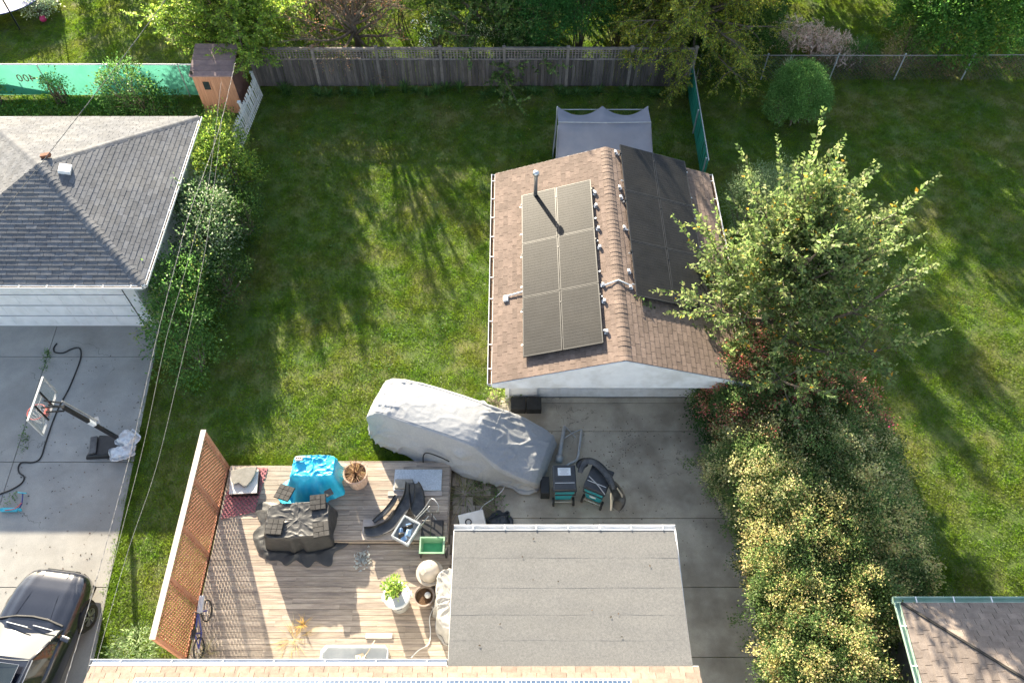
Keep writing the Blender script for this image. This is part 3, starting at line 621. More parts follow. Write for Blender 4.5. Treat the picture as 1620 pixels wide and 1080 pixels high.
bush('fuchsia_flower_plant', 'plant with bright magenta blossoms on the lawn side of the hedge', 'plant', [(10.2, 10.6, .35, .3, .6, .4)], dens=60, per=18, cols=[(.05, .10, .03), (.07, .13, .03)], wts=(1, 1), tip=([(.42, .02, .16), (.5, .04, .22)], (1, 1)), tipf=.65, L=.05, W=.035)
# --- right yard shrubs
bush('silvery_shrub', 'pale grey green shrub standing behind the elm', 'shrub', [(7.9, 18.6, 1.4, .75, .8, 1.0), (8.8, 18.9, 1.3, .8, .8, 1.0), (8.4, 18.3, .6, 1.0, .9, .7)], dens=40, per=22, cols=[(.14, .19, .09), (.19, .24, .12), (.10, .15, .07)], wts=(2, 1, 2), L=.055, W=.026, jag=.25)
bush('variegated_hosta', 'low plant with white edged leaves under the elm', 'plant', [(9.2, 16.9, .25, .6, .5, .3)], dens=45, per=12, cols=[(.07, .13, .05), (.32, .36, .24)], wts=(3, 1), L=.14, W=.07)
bush('globe_yew', 'round clipped dwarf evergreen with dense knobbly foliage', 'shrub', [(10.75, 24.5, 1.0, .9, .9, 1.1), (10.25, 24.3, .75, .62, .7, .8), (11.25, 24.35, .85, .6, .75, .85), (10.8, 24.1, 1.35, .68, .55, .7), (11.0, 24.9, 1.1, .7, .7, .9), (10.5, 24.8, 1.6, .48, .45, .45)], dens=40, per=60, spread=.085, cols=[(.07, .145, .035), (.095, .185, .045), (.12, .21, .055)], wts=(2, 2, 1), L=.055, W=.03, m='needle', jag=.05, fill=.2, up=.5)
# --- back row beyond the wooden fence
def EG(k): return [(c[0] * k, c[1] * k, c[2] * k) for c in GRN]
tree('leaning_elm', 'bright yellow green elm overhanging the brown shed', (-10.7, 27.5, 0), 6.6, limbs=32, limbL=(1.5, 2.6), sub=11, subL=(.6, 1.2), tw=8, L=.13, W=.08, cols=YG, wts=(3, 2, 3, 1), inc=(.1, 1.8), trunk_h=.3, arch=28, archL=(.7, 1.3), droop=.04)
tree('bare_crabapple', 'mostly bare brown crabapple with sparse rusty leaves behind the fence', (-6.3, 28.2, 0), 5.4, limbs=24, limbL=(1.8, 3.0), sub=9, subL=(.6, 1.3), tw=8, twL=(.3, .7), L=.06, W=.036, cols=[(.20, .09, .05), (.26, .13, .07), (.12, .13, .04), (.17, .12, .08)], wts=(3, 2, 2, 2), inc=(.2, 1.75), trunk_h=.3, arch=8, leafiness=.4, barkm='bark', droop=.03, twr=.009)
tree('young_maple', 'mid green young maple with open branches behind the fence', (-.6, 28.3, 0), 6.4, limbs=22, limbL=(2.0, 3.0), sub=9, subL=(.6, 1.2), tw=7, L=.11, W=.085, cols=[(.075, .14, .035), (.11, .175, .045), (.15, .20, .06)], wts=(2, 2, 1), inc=(.15, 1.75), trunk_h=.22, arch=10, droop=.03)
bush('arborvitae', 'dense dark green arborvitae pressed against the fence top', 'shrub', [(1.2, 27.9, 2.4, 1.35, 1.2, 2.6), (2.7, 28.1, 2.8, 1.2, 1.2, 3.0), (.3, 28.4, 3.0, 1.1, 1.1, 3.6)], dens=60, per=26, cols=[(.03, .10, .022), (.045, .13, .028), (.025, .075, .02)], wts=(2, 1, 2), L=.08, W=.028, m='needle')
bush('viburnum', 'dark green leafy viburnum between arborvitae and yellow tree', 'shrub', [(3.6, 30.6, 1.8, 1.6, 1.2, 1.9), (4.3, 28.6, 2.3, 1.4, 1.2, 2.3), (5.4, 29.4, 2.3, 1.2, 1.1, 2.4)], dens=36, per=20, cols=EG(.8), L=.11, W=.07, tip=([(.22, .21, .05)], (1,)), tipf=.08)
bush('yew_hedge', 'very dark evergreen mass behind the bare crabapple', 'shrub', [(-4.6, 29.8, 1.4, 1.6, 1.2, 1.5), (-3.3, 29.3, 1.2, 1.2, 1.0, 1.3), (-6.4, 31.0, 1.4, 1.7, 1.0, 1.7), (-8.3, 31.0, 1.2, 1.4, 1.0, 1.4)], dens=46, per=24, cols=EG(.55), L=.06, W=.025, m='needle')
bush('hydrangea', 'shrub with pale green flower heads behind the fence lattice', 'shrub', [(-1.2, 27.4, .95, .9, .6, .95), (.2, 27.4, .9, .7, .6, .95)], dens=30, per=24, cols=EG(.9), tip=([(.42, .43, .27), (.36, .38, .22)], (1, 1)), tipf=.35, L=.06, W=.05)
bush('white_rose_bush', 'bush dotted with white roses behind the fence', 'shrub', [(-3.0, 27.7, 1.0, .7, .6, 1.15)], dens=30, per=22, cols=EG(.8), tip=([(.75, .76, .74)], (1,)), tipf=.10, L=.07, W=.05)
tree('golden_tree', 'sunlit yellow green tree at the end of the wooden fence', (7.1, 27.9, 0), 7.2, limbs=60, limbL=(2.0, 3.2), sub=10, subL=(.6, 1.2), tw=8, twL=(.3, .7), L=.11, W=.055, cols=[(.27, .28, .035), (.17, .22, .035), (.34, .33, .05), (.10, .16, .03)], wts=(3, 3, 2, 2), inc=(.1, 1.95), trunk_h=.36, arch=24, archL=(.5, 1.0), droop=.07, upb=.0)
bush('elder_bush', 'low shadowed shrub below the golden tree', 'shrub', [(7.4, 28.9, 1.6, 1.7, 1.0, 1.9), (9.6, 29.2, 1.3, 1.5, 1.0, 1.6), (7.7, 27.0, .6, 1.1, .7, .8), (9.6, 27.6, .6, 1.2, .7, .8)], dens=36, per=20, cols=EG(.9), L=.09, W=.05)
# tall trees farther back whose crowns rise out of the picture
for nm, lb, x, y, h, cs, lm in (('lime_tree', 'tall lime tree rising out of the picture behind the arborvitae', -1.6, 31.0, 8.2, EG(1.0), 34), ('ash_tree', 'ash tree rising out of the picture behind the yellow tree', 0.3, 31.6, 8.6, EG(1.1), 36), ('oak_tree', 'dark oak rising behind the golden tree', 10.6, 33.6, 8.0, EG(1.0), 34)):
    tree(nm, lb, (x, y, 0), h, limbs=lm, limbL=(2.4, 3.6), sub=9, subL=(.8, 1.5), tw=5, twL=(.4, .8), L=.22 if lm > 20 else .15, W=.16 if lm > 20 else .1, cols=cs, inc=(.1, 1.9), trunk_h=.36, arch=4, spac=.07)
for x_, y_, h_, lb in ((3.6, 31.8, 9.0, 'slim poplar rising out of the picture, left of a pair'), (5.3, 33.0, 8.6, 'slim poplar rising out of the picture, right of a pair')):
    tree('poplar_tree', lb, (x_, y_, 0), h_, limbs=26, limbL=(.8, 1.7), sub=6, subL=(.4, .8), tw=4, L=.2, W=.14, cols=EG(1.0), inc=(.1, 1.1), trunk_h=.72, arch=6, spac=.07, low=.1, taper=1, group='poplars beyond the wooden fence')
bush('lot_hedge', 'tall dark hedge at the far end of the right hand back yard', 'hedge', [(x_, 33.6, 1.6, 1.5, .9, 2.2) for x_ in np.arange(9.0, 24, 2.1)], dens=22, per=22, cols=EG(.8), L=.12, W=.07, stalk=False)
bush('yard_hedge', 'tall hedge beyond the lawn of the left hand back yard', 'hedge', [(x_, 35.0, 1.8, 1.5, .9, 2.4) for x_ in np.arange(-18.6, -9.5, 2.1)], dens=22, per=22, cols=EG(.8), L=.12, W=.07, stalk=False)
bush('corner_shrub', 'large bright green shrub at the far right edge behind chain link', 'shrub', [(17.3, 27.6, 1.2, 1.5, .9, 1.4), (18.9, 28.2, 1.7, 1.6, 1.2, 2.0), (16.9, 28.8, 1.5, 1.4, 1.2, 1.7)], dens=34, per=20, cols=[(.08, .17, .03), (.11, .21, .04), (.05, .12, .025)], wts=(2, 1, 2), L=.12, W=.07)
tree('walnut_tree', 'walnut rising out of the picture beyond the right edge', (21.0, 33.5, 0), 7.0, limbs=20, limbL=(2.2, 3.4), sub=8, subL=(.8, 1.4), tw=5, L=.15, W=.1, cols=EG(1.1), inc=(.1, 1.4), trunk_h=.5, arch=4, spac=.07)
def grass_clump(name, label, cat, c, r, h, n, cols, wts, wdt=.012, plume=None, lean=.5, m='leaf', group=None, base_r=None):
    """arching blades from a small base; plume = palette of feathery heads"""
    t = thing(name, label, cat, c, 0, group); k = 5; c = np.array(c, float); br = base_r or r * .35
    a = rng.uniform(0, 2 * np.pi, n); d = np.stack([np.cos(a), np.sin(a)], 1); rr = rng.random(n) ** .6
    hh = h * rng.uniform(.55, 1.1, n); ts = np.linspace(0, 1, k)
    b0 = d * (br * rng.random((n, 1)))
    P = np.zeros((n, k, 3)); out = r * rr * (lean + .5)
    for i, q in enumerate(ts):
        P[:, i, :2] = c[:2] + b0 + d * (out * q ** 1.7)[:, None]; P[:, i, 2] = c[2] + hh * (q - .32 * q ** 3 * rr)
    P += rng.normal(size=P.shape) * .01
    sd = np.stack([-d[:, 1], d[:, 0], np.zeros(n)], 1)
    wv = wdt * np.array([1, .95, .8, .5, .08])
    V = np.stack([P - sd[:, None] * wv[None, :, None], P + sd[:, None] * wv[None, :, None]], 2).reshape(n, k * 2, 3)
    F = np.array([[2 * i, 2 * i + 1, 2 * i + 3, 2 * i + 2] for i in range(k - 1)])
    FF = (F[None] + (np.arange(n) * k * 2)[:, None, None]).reshape(-1)
    col = np.ones((n * k * 2, 4)); col[:, :3] = np.repeat(pal(n, cols, wts), k * 2, 0)
    off = np.array(ORG[t.name])
    link(bpy.data.objects.new('blades', np_mesh('blades', V.reshape(-1, 3) - off, FF, 4, M[m], col=col)), t)
    if plume is not None:
        tips = P[:, -1][rng.random(n) < plume[2]]; dd = unit(P[:, -1] - P[:, -2])[:len(tips)]; lv = Leaves(); kk = 26
        PP = np.repeat(tips, kk, 0); D2 = np.repeat(dd, kk, 0); q = rng.uniform(-1, .25, (len(PP), 1))
        lv.add(PP + D2 * q * .28, D2 * .9 + rng.normal(size=PP.shape) * .4, rng.normal(size=PP.shape) + [0, 0, 1], rng.uniform(.06, .12, len(PP)), rng.uniform(.012, .022, len(PP)), pal(len(PP), plume[0], plume[1]))
        lv.build('plume', M[m], t)
    return t
PLU = ([(.48, .38, .34), (.55, .47, .42), (.36, .25, .22)], (2, 2, 1), .65)
STRAW = [(.30, .22, .12), (.38, .30, .18), (.20, .16, .08)]
for x, y, h in ((11.3, 28.5, 1.5), (12.4, 28.3, 1.4), (13.2, 27.8, 1.2)):
    grass_clump('pampas_grass', 'clump of pinkish plumed pampas grass beyond the chain link fence', 'grass clump', (x, y, 0), .75, h, 260, [(.14, .17, .07), (.25, .22, .12), (.32, .24, .17)], (1, 1, 1), .012, PLU, group='plumed grass clumps beyond the chain link fence')
grass_clump('yucca', 'pale spiky plant at the foot of the plumed grasses', 'plant', (11.2, 27.2, 0), .5, .7, 70, [(.28, .34, .22), (.36, .41, .28)], (1, 1), .02)
bush('dry_shrub', 'brown withered shrub beside the bright corner shrub', 'shrub', [(15.9, 27.7, .7, .8, .6, .9), (15.2, 27.2, .4, .5, .4, .5)], dens=36, per=24, cols=STRAW + [(.17, .15, .06)], wts=(2, 2, 1, 2), L=.07, W=.012, jag=.3)
bush('sumac_sapling', 'small feathery green sapling behind the chain link fence', 'plant', [(14.0, 27.5, .5, .6, .4, .6)], dens=40, per=16, cols=[(.08, .16, .04), (.05, .12, .03)], wts=(1, 1), L=.12, W=.03)
bush('weed_bank', 'dark leafy weeds along the foot of the chain link fence', 'weeds', [(13.0, 27.2, .25, 1.8, .3, .4), (16.0, 26.95, .2, 2.2, .3, .35), (19.2, 27.1, .3, 1.6, .35, .4)], dens=34, per=18, cols=EG(.7) + [(.17, .11, .06), (.13, .08, .045)], wts=(1, 1, 1, 1, 2, 2), L=.08, W=.025, stalk=False)
# weeds along the wooden fence: one ragged strip nobody could count
wv_, wc_ = [], []
for x in np.arange(-9.2, 7.0, .42):
    if rng.random() < .88:
        h = rng.uniform(.15, .5) * (1.15 if x < -2 else .6)
        o = grass_clump('weed_tuft', None, None, (x + rng.uniform(-.2, .2), 25.95 + rng.uniform(-.2, .12), 0), .38, h, 60, [(.05, .11, .03), (.07, .14, .03), (.10, .16, .05)], (2, 2, 1), .018)
        ch = o.children[0]; a_ = np.empty(len(ch.data.vertices) * 3, np.float32); ch.data.vertices.foreach_get('co', a_); wv_.append(a_.reshape(-1, 3) + np.array(ORG[o.name]))
        c_ = np.empty(len(ch.data.vertices) * 4, np.float32); ch.data.color_attributes['Col'].data.foreach_get('color', c_); wc_.append(c_.reshape(-1, 4)); bpy.data.objects.remove(ch); bpy.data.objects.remove(o)
wv_ = np.concatenate(wv_); F_ = np.array([[2 * i, 2 * i + 1, 2 * i + 3, 2 * i + 2] for i in range(4)]); nb = len(wv_) // 10
o = bpy.data.objects.new('fence_weeds', np_mesh('fence_weeds', wv_, (F_[None] + (np.arange(nb) * 10)[:, None, None]).reshape(-1), 4, M['leaf'], col=np.concatenate(wc_))); C.objects.link(o)
tag(o, 'ragged strip of tall green weeds along the wooden fence', 'weeds', kind='stuff')
# --- left side: bushes between the two yards
bush('mulberry_bush', 'green bush growing against the green mesh fence', 'shrub', [(-14.6, 24.9, .8, .9, .6, .95), (-14.0, 24.7, .4, 1.0, .6, .55)], dens=30, per=18, cols=[(.06, .13, .03), (.09, .17, .04), (.04, .09, .025)], wts=(2, 1, 2), L=.1, W=.05, jag=.28)
bush('fence_vine', 'small vine with pale leaves climbing the green mesh fence', 'plant', [(-17.6, 25.4, .5, .35, .25, .6)], dens=34, per=14, cols=[(.08, .16, .04), (.12, .2, .06)], wts=(1, 1), L=.09, W=.06, group='')
bush('edge_vine', 'leafy vine at the left end of the green mesh fence', 'plant', [(-20.2, 25.3, .6, .5, .3, .6)], dens=34, per=14, cols=[(.08, .16, .04), (.12, .2, .06)], wts=(1, 1), L=.09, W=.06)
bush('ivy_ground', 'low ivy and weeds between the hip roof and mesh fence', 'ground cover', [(-18.0, 24.0, .05, 3.2, 1.4, .18), (-13.2, 23.7, .05, 2.2, 1.0, .22)], dens=16, per=18, cols=EG(1.0), L=.08, W=.06, stalk=False, fill=.1)
bush('picket_shrub', 'sunlit yellow green shrub beside the white picket fence', 'shrub', [(-10.3, 21.3, .9, .75, .9, 1.0), (-9.8, 20.5, .8, .8, .8, .95), (-10.7, 22.6, .6, .5, .9, .7)], dens=34, per=18, cols=YG + [(.05, .1, .03)], wts=(2, 1, 3, 1, 2), L=.095, W=.055, jag=.28)
bush('variegated_shrub', 'shrub with silvery white edged leaves by the garage window', 'shrub', [(-10.0, 18.0, 1.0, .8, .9, 1.15), (-9.7, 16.9, .9, .75, .9, 1.05), (-10.2, 19.2, .8, .6, .7, .9)], dens=36, per=20, cols=[(.05, .10, .03), (.07, .13, .05), (.25, .29, .20), (.17, .23, .12)], wts=(3, 2, 2.2, 1.5), L=.09, W=.05, jag=.24)
bush('lilac_shrub', 'tall green shrub at the front corner of the hip roofed garage', 'shrub', [(-10.2, 15.2, .95, .75, .9, 1.1), (-10.1, 14.0, .8, .85, .95, .9), (-9.6, 13.0, .5, .7, .7, .6)], dens=36, per=20, cols=[(.08, .17, .04), (.12, .22, .05), (.055, .12, .03)], wts=(2, 1, 2), L=.085, W=.045, jag=.28, tip=([(.2, .24, .06)], (1,)), tipf=.15)
bush('privet_shrub', 'dark green shrub filling the gap below the silvery shrub', 'shrub', [(-9.2, 15.9, .6, .7, 1.1, .75), (-9.1, 18.6, .6, .6, 1.1, .7)], dens=36, per=20, cols=EG(.85), L=.07, W=.04)
bush('fern', 'pale fern by the house gutter and red lattice fence', 'plant', [(-9.15, 4.75, .25, .35, .4, .35)], dens=60, per=16, cols=[(.14, .2, .09), (.2, .26, .13)], wts=(1, 1), L=.11, W=.025, stalk=False)
bush('garage_weed', 'little sunlit weed at the corner of the solar garage', 'weeds', [(-.35, 12.2, .1, .25, .3, .2)], dens=60, per=14, cols=[(.14, .22, .05), (.2, .25, .07)], wts=(1, 1), L=.07, W=.04, stalk=False)
# ------------------------------------------------------------ lawn grass, instanced tufts
M['grass'] = mat('lawn_grass', (.15, .315, .017), (.28, .42, .026), 1.3, .42, c3=(.36, .34, .08), c3sc=.5, c3amt=.45, translucent=.68, fine=.4, bsc=5, spec=.6)
def tuft(seed):
    r = np.random.default_rng(seed); n = 46; V = []; 
    for i in range(n):
        x, y = r.uniform(-.17, .17, 2); a = r.uniform(0, 6.28); h = r.uniform(.015, .042); ln = r.uniform(.02, .06); w_ = r.uniform(.004, .008)
        s_ = np.array([-math.sin(a), math.cos(a), 0]) * w_; b = np.array([x, y, 0.]); t_ = b + [math.cos(a) * ln, math.sin(a) * ln, h]; md = b + [math.cos(a) * ln * .35, math.sin(a) * ln * .35, h * .6]
        V += [b - s_, b + s_, md + s_ * .8, t_, md - s_ * .8]
    me = np_mesh('grass_tuft', np.array(V), np.arange(n * 5), 5, M['grass']); return me
def no_grass(x, y):
    re = -11.08 + (14.45 - y) * .085
    m_ = (x < re + .03) & (y < 14.6) | (x > -17.9) & (x < -11.0) & (y > 14.3) & (y < 21.4) | (x > -.55) & (x < 6.2) & (y < 12.1) | (x > -.3) & (x < 6) & (y > 11.9) & (y < 18.4)
    m_ |= (x > -8.0) & (x < -1.7) & (y < 9.75) | (x > -2.0) & (x < 0) & (y < 10.4) | (x > -1.2) & (x < 0) & (y < 11.2) | (x > -9) & (x < 4) & (y < 3.8)
    return m_
n = 64000; x = rng.uniform(-23, 23.5, n); y = rng.uniform(2.8, 34.5, n)
ye = rng.uniform(3.9, 14.6, 1500); xe = -11.08 + (14.45 - ye) * .085 + np.abs(rng.normal(0, .07, 1500)) - .02
xf = rng.uniform(-8, -1.7, 900); yf = 9.78 + np.abs(rng.normal(0, .06, 900)); x = np.concatenate([x, xe, xf]); y = np.concatenate([y, ye, yf])
ok = ~no_grass(x - .04, y + .04) & (np.abs(x) < 12.5 + (y - 3) * .40); x, y = x[ok], y[ok]
pm = bpy.data.meshes.new('grass'); pm.vertices.add(len(x)); pm.vertices.foreach_set('co', np.stack([x, y, np.zeros(len(x))], 1).astype(np.float32).ravel())
go = bpy.data.objects.new('grass', pm); C.objects.link(go); tag(go, 'short mown green grass covering the yards', 'grass', kind='stuff')
lw = Leaves(); nc = 130; cxy = np.stack([rng.uniform(-8.6, 15, nc), rng.uniform(10.5, 25.4, nc)], 1); cxy = cxy[~no_grass(cxy[:, 0] - .3, cxy[:, 1] + .3)]; rep = 46
pc_ = np.repeat(cxy, rep, 0) + rng.normal(size=(len(cxy) * rep, 2)) * np.repeat(rng.uniform(.08, .32, (len(cxy), 1)), rep, 0); nl = len(pc_)
lw.add(np.column_stack([pc_, rng.uniform(.025, .06, nl)]), np.column_stack([rng.normal(size=(nl, 2)), rng.normal(0, .25, nl)]), rng.normal(size=(nl, 3)) * .35 + [0, 0, 1], rng.uniform(.025, .06, nl), rng.uniform(.02, .045, nl), pal(nl, [(.06, .15, .03), (.09, .18, .04), (.05, .11, .025)], [2, 1, 1]))
hold = thing('hold', None, None); o = lw.build('lawn_weeds', M['leaf'], hold); o.parent = None; bpy.data.objects.remove(hold); tag(o, 'patches of broad leaved clover and weeds in the lawn', 'weeds', kind='stuff')
tufts = bpy.data.collections.new('tufts')
for i in range(4): tufts.objects.link(bpy.data.objects.new('grass_tuft', tuft(i)))
ng = bpy.data.node_groups.new('grass_scatter', 'GeometryNodeTree'); ng.interface.new_socket('Geometry', in_out='INPUT', socket_type='NodeSocketGeometry'); ng.interface.new_socket('Geometry', in_out='OUTPUT', socket_type='NodeSocketGeometry')
gi = ng.nodes.new('NodeGroupInput'); go_ = ng.nodes.new('NodeGroupOutput'); ip = ng.nodes.new('GeometryNodeInstanceOnPoints'); ci = ng.nodes.new('GeometryNodeCollectionInfo')
ci.inputs[0].default_value = tufts; ci.inputs[1].default_value = True; ci.inputs[2].default_value = True; ip.inputs['Pick Instance'].default_value = True
rv = ng.nodes.new('FunctionNodeRandomValue'); rv.data_type = 'FLOAT_VECTOR'; rv.inputs[0].default_value = (-.06, -.06, 0); rv.inputs[1].default_value = (.06, .06, 6.28)
rs = ng.nodes.new('FunctionNodeRandomValue'); rs.data_type = 'FLOAT'; rs.inputs[2].default_value = .7; rs.inputs[3].default_value = 1.35
e2r = ng.nodes.new('FunctionNodeEulerToRotation'); lk = ng.links.new
lk(gi.outputs[0], ip.inputs['Points']); lk(ci.outputs[0], ip.inputs['Instance']); lk(rv.outputs[0], e2r.inputs[0]); lk(e2r.outputs[0], ip.inputs['Rotation'])
lk(next(o for o in rs.outputs if o.type == 'VALUE' and o.enabled), ip.inputs['Scale']); lk(ip.outputs[0], go_.inputs[0])
md = go.modifiers.new('scatter', 'NODES'); md.node_group = ng
# ------------------------------------------------------------ fences
M['fence_wood'] = mat('weathered_grey_fence_wood', (.08, .067, .06), (.175, .15, .135), 5, .9, .4, 30, st=(6, 6, .6), rnd=.35, pos=False, fine=.25, c3=(.06, .055, .06), c3sc=2.5, c3amt=.6)
M['fence_rail'] = mat('grey_fence_rail', (.17, .145, .13), (.26, .225, .20), 5, .9, .3, 30, pos=False, rnd=.15)
F1 = thing('wooden_fence', 'weathered grey board fence with square lattice along its top', 'fence', (-1, 26.35, 0)); fy = 26.35
posts = [-10.1 + 2.45 * k for k in range(8)]
for i, x in enumerate(posts):
    b = MB(); b.box((x - .055, fy - .055, 0), (x + .055, fy + .055, 1.80)); b.obox((x, fy, 1.82), (.075, .075, .02), taper=.6); b.build('post', M['fence_rail'], F1)
    if i == 7: break
    xa, xb = x + .055, x + 2.395; sg = random.uniform(-.03, .03)
    for z, h, nm in ((1.74, .07, 'top_rail'), (1.27, .045, 'mid_rail'), (.10, .05, 'kick_rail')):
        b = MB(); b.box((xa, fy - .04, z - h + sg * .5), (xb, fy + .04, z + h * .3 + sg * .5)); b.build(nm, M['fence_rail'], F1)
    n = 17; wb = (xb - xa) / n
    for j in range(n):
        b = MB(); xx = xa + (j + .5) * wb; b.obox((0, 0, .60), (wb / 2 - random.uniform(.002, .006), .010, .60 + random.uniform(-.01, .01)))
        place(b.mesh('board', M['fence_wood']), 'board', (xx, fy - .052 + random.uniform(-.006, .006), .045), F1, (random.uniform(-.012, .012), random.uniform(-.006, .006), 0))
    l = MB(); nx = 20
    for j in range(1, nx): xx = xa + (xb - xa) * j / nx; l.box((xx - .018, fy - .014, 1.28), (xx + .018, fy - .002, 1.69))
    for j in range(1, 4): z = 1.28 + .41 * j / 4; l.box((xa, fy + .0, z - .016), (xb, fy + .012, z + .016))
    tag(l.build('lattice', M['fence_rail'], F1), kind='stuff')
def chain_mesh(parent, a, b, h, m, pitch=.085, r=.0045, z0=.03, name='chain_mesh', base=0.):
    a = Vector(a); b = Vector(b); L = (b - a).length; d = (b - a) / L; mb = MB(); k = int((L + h) / pitch)
    for s_ in (0, 1):
        for i in range(k):
            u0 = -h + i * pitch; u1 = u0 + h; z_0, z_1 = 0., h
            if u0 < 0: z_0 = -u0; u0 = 0
            if u1 > L: z_1 = h - (u1 - L); u1 = L
            if z_1 - z_0 < .05: continue
            if s_: u0, u1 = L - u0, L - u1
            mb.tube([a + d * u0 + Vector((0, 0, z0 + z_0)), a + d * u1 + Vector((0, 0, z0 + z_1))], r, 3, False)
    return tag(mb.build(name, m, parent), kind='stuff')
M['galv'] = mat('dull_galvanised_wire', (.20, .18, .165), (.28, .26, .24), 9, .6, metal=.2)
F2 = thing('chain_link_fence', 'galvanised chain link fence across the back of the right lawn', 'fence', (14, 26.7, 0))
chain_mesh(F2, (7.3, 26.7, 0), (23, 26.75, 0), 1.12, M['galv'], pitch=.15, r=.0032)
b = MB(); b.tube([(7.3, 26.7, 1.17), (15, 26.7, 1.16), (23, 26.75, 1.17)], .02, 6); b.build('top_rail', M['galv'], F2)
for x in (7.4, 10, 12.75, 15.35, 18.05, 20.8): b = MB(); b.tube([(x, 26.73, 0), (x, 26.73, 1.2)], .028, 8); b.lathe([(.034, 0), (.034, .03), (.01, .05)], (x, 26.73, 1.19), 8); b.build('post', M['steel'], F2)
M['green_slat'] = mat('dark_green_vinyl_slat', (.02, .21, .15), (.03, .28, .20), 8, .5, rnd=.15)
F3 = thing('green_slatted_fence', 'chain link fence with teal green slats running toward the back fence', 'fence', (6.95, 24, 0)); L3 = Vector((6.85, 20.9, 0)); R3 = Vector((6.98, 26.2, 0))
chain_mesh(F3, L3 + Vector((.03, 0, 0)), R3 + Vector((.03, 0, 0)), 1.05, M['green_slat'], pitch=.1)
for i in range(74): p = L3.lerp(R3, (i + .5) / 74); b = MB(); b.obox((0, 0, .53), (.006, .031, .52)); place(b.mesh('slat', M['green_slat']), 'slat', p, F3, (0, random.uniform(-.03, .03), 0))
b = MB(); b.tube([L3 + Vector((.03, 0, 1.09)), R3 + Vector((.03, 0, 1.09))], .02, 6); b.build('top_rail', M['steel'], F3)
for i in range(3): p = L3.lerp(R3, (.02, .5, .98)[i]) + Vector((-.05, 0, 0)); b = MB(); b.tube([p, p + Vector((0, 0, 1.12))], .028, 8); b.build('post', M['steel'], F3)
M['mesh_fabric'] = mat('teal_privacy_mesh', (.075, .30, .225), (.095, .34, .26), 1.5, .7, .15, 200, translucent=.45, fine=.12)
M['mesh_patch'] = mat('darker_teal_mesh', (.06, .22, .18), (.07, .25, .20), 2, .7, translucent=.3)
F4 = thing('green_mesh_fence', 'long fence wrapped in teal green privacy mesh with white top rail', 'fence', (-16, 25.75, 0)); y4 = 25.75
n = 90; P = []; Fq = []
for i in range(n + 1):
    x = -23 + (11.0) * i / n; sag = abs(((x + 23) / 2.45) % 1 - .5)
    for j in range(7):
        z = .04 + .10 * max(0, math.sin((x + 23) * .55)) * (1 - j / 6) + (1.45 - .04) * j / 6
        P.append((x, y4 + .03 * math.sin(x * 3) * math.sin(math.pi * j / 6) + .035 * noise.noise((x * 2, z * 2, 5)), z))
for i in range(n):
    for j in range(6): q = i * 7 + j; Fq.append((q, q + 7, q + 8, q + 1))
b = MB(); b.add(P, Fq); o = b.build('mesh_fabric', M['mesh_fabric'], F4, smooth=True)
b = MB(); b.add([(-22.5, y4 - .05, .06), (-17.9, y4 - .05, .1), (-18.0, y4 - .05, .2), (-19.0, y4 - .05, .42), (-19.6, y4 - .05, .58), (-22.5, y4 - .05, .62)], [(0, 1, 2, 3, 4, 5)]); b.build('fabric_patch', M['mesh_patch'], F4)
b = MB(); b.tube([(-23, y4 - .02, 1.47), (-12, y4 - .02, 1.47)], .03, 8); b.build('top_rail', M['white_metal'], F4)
for x in (-22.3, -18.05, -15.4, -12.7): b = MB(); b.tube([(x, y4 - .055, 0), (x, y4 - .055, 1.5)], .022, 8); b.build('post', M['steel'], F4)
M['brown_print'] = mat('brown_lettering', (.16, .10, .06), (.20, .13, .08), 9, .8)
def text(parent, s, loc, rot, size, m, sx=1, depth=.003):
    cu = bpy.data.curves.new('lettering', 'FONT'); cu.body = s; cu.size = size; cu.extrude = depth; cu.align_x = 'CENTER'; cu.resolution_u = 2
    tmp = bpy.data.objects.new('tmp', cu); C.objects.link(tmp); dg = bpy.context.evaluated_depsgraph_get(); me = bpy.data.meshes.new_from_object(tmp.evaluated_get(dg)); bpy.data.objects.remove(tmp)
    me.materials.clear(); me.materials.append(m); o = bpy.data.objects.new('lettering', me); link(o, parent); o.location = Vector(loc) - ORG.get(parent.name, Vector()); o.rotation_euler = rot; o.scale = (sx, 1, 1); return o
text(F4, '400', (-18.75, y4 - .06, .72), (R(90), 0, 0), .48, M['brown_print'], -1)
# picket fence, sagging and leaning
F5 = thing('picket_fence', 'short white picket fence with two sagging panels', 'fence', (-10, 24, 0)); a5 = Vector((-10.12, 22.3, 0)); b5 = Vector((-9.86, 25.75, 0))
for i in range(25):
    p = a5.lerp(b5, (i + .5) / 25); b = MB(); h = .98
    b.prism([(-.034, 0), (.034, 0), (.034, h - .06), (0, h), (-.034, h - .06)], 0, -.012, .012); place(b.mesh('picket', M['white']), 'picket', p + Vector((.03, 0, .04)), F5, (random.uniform(-.04, .04) + .05, -.10, -.07))
for z in (.25, .75):
    for q0, q1 in ((0, .49), (.51, 1)): b = MB(); b.bar(a5.lerp(b5, q0) + Vector((-.0 - z * .1, 0, z)), a5.lerp(b5, q1) + Vector((-.0 - z * .1, 0, z - .04)), .03, .08); b.build('rail', M['white'], F5)
for q in (0, .5, 1): p = a5.lerp(b5, q) + Vector((-.05, 0, 0)); b = MB(); b.bar(p, p + Vector((-.1, 0, 1.08)), .09, .09, (0, 1, 0)); b.obox(p + Vector((-.11, 0, 1.1)), (.06, .06, .02)); b.build('post', M['white'], F5)
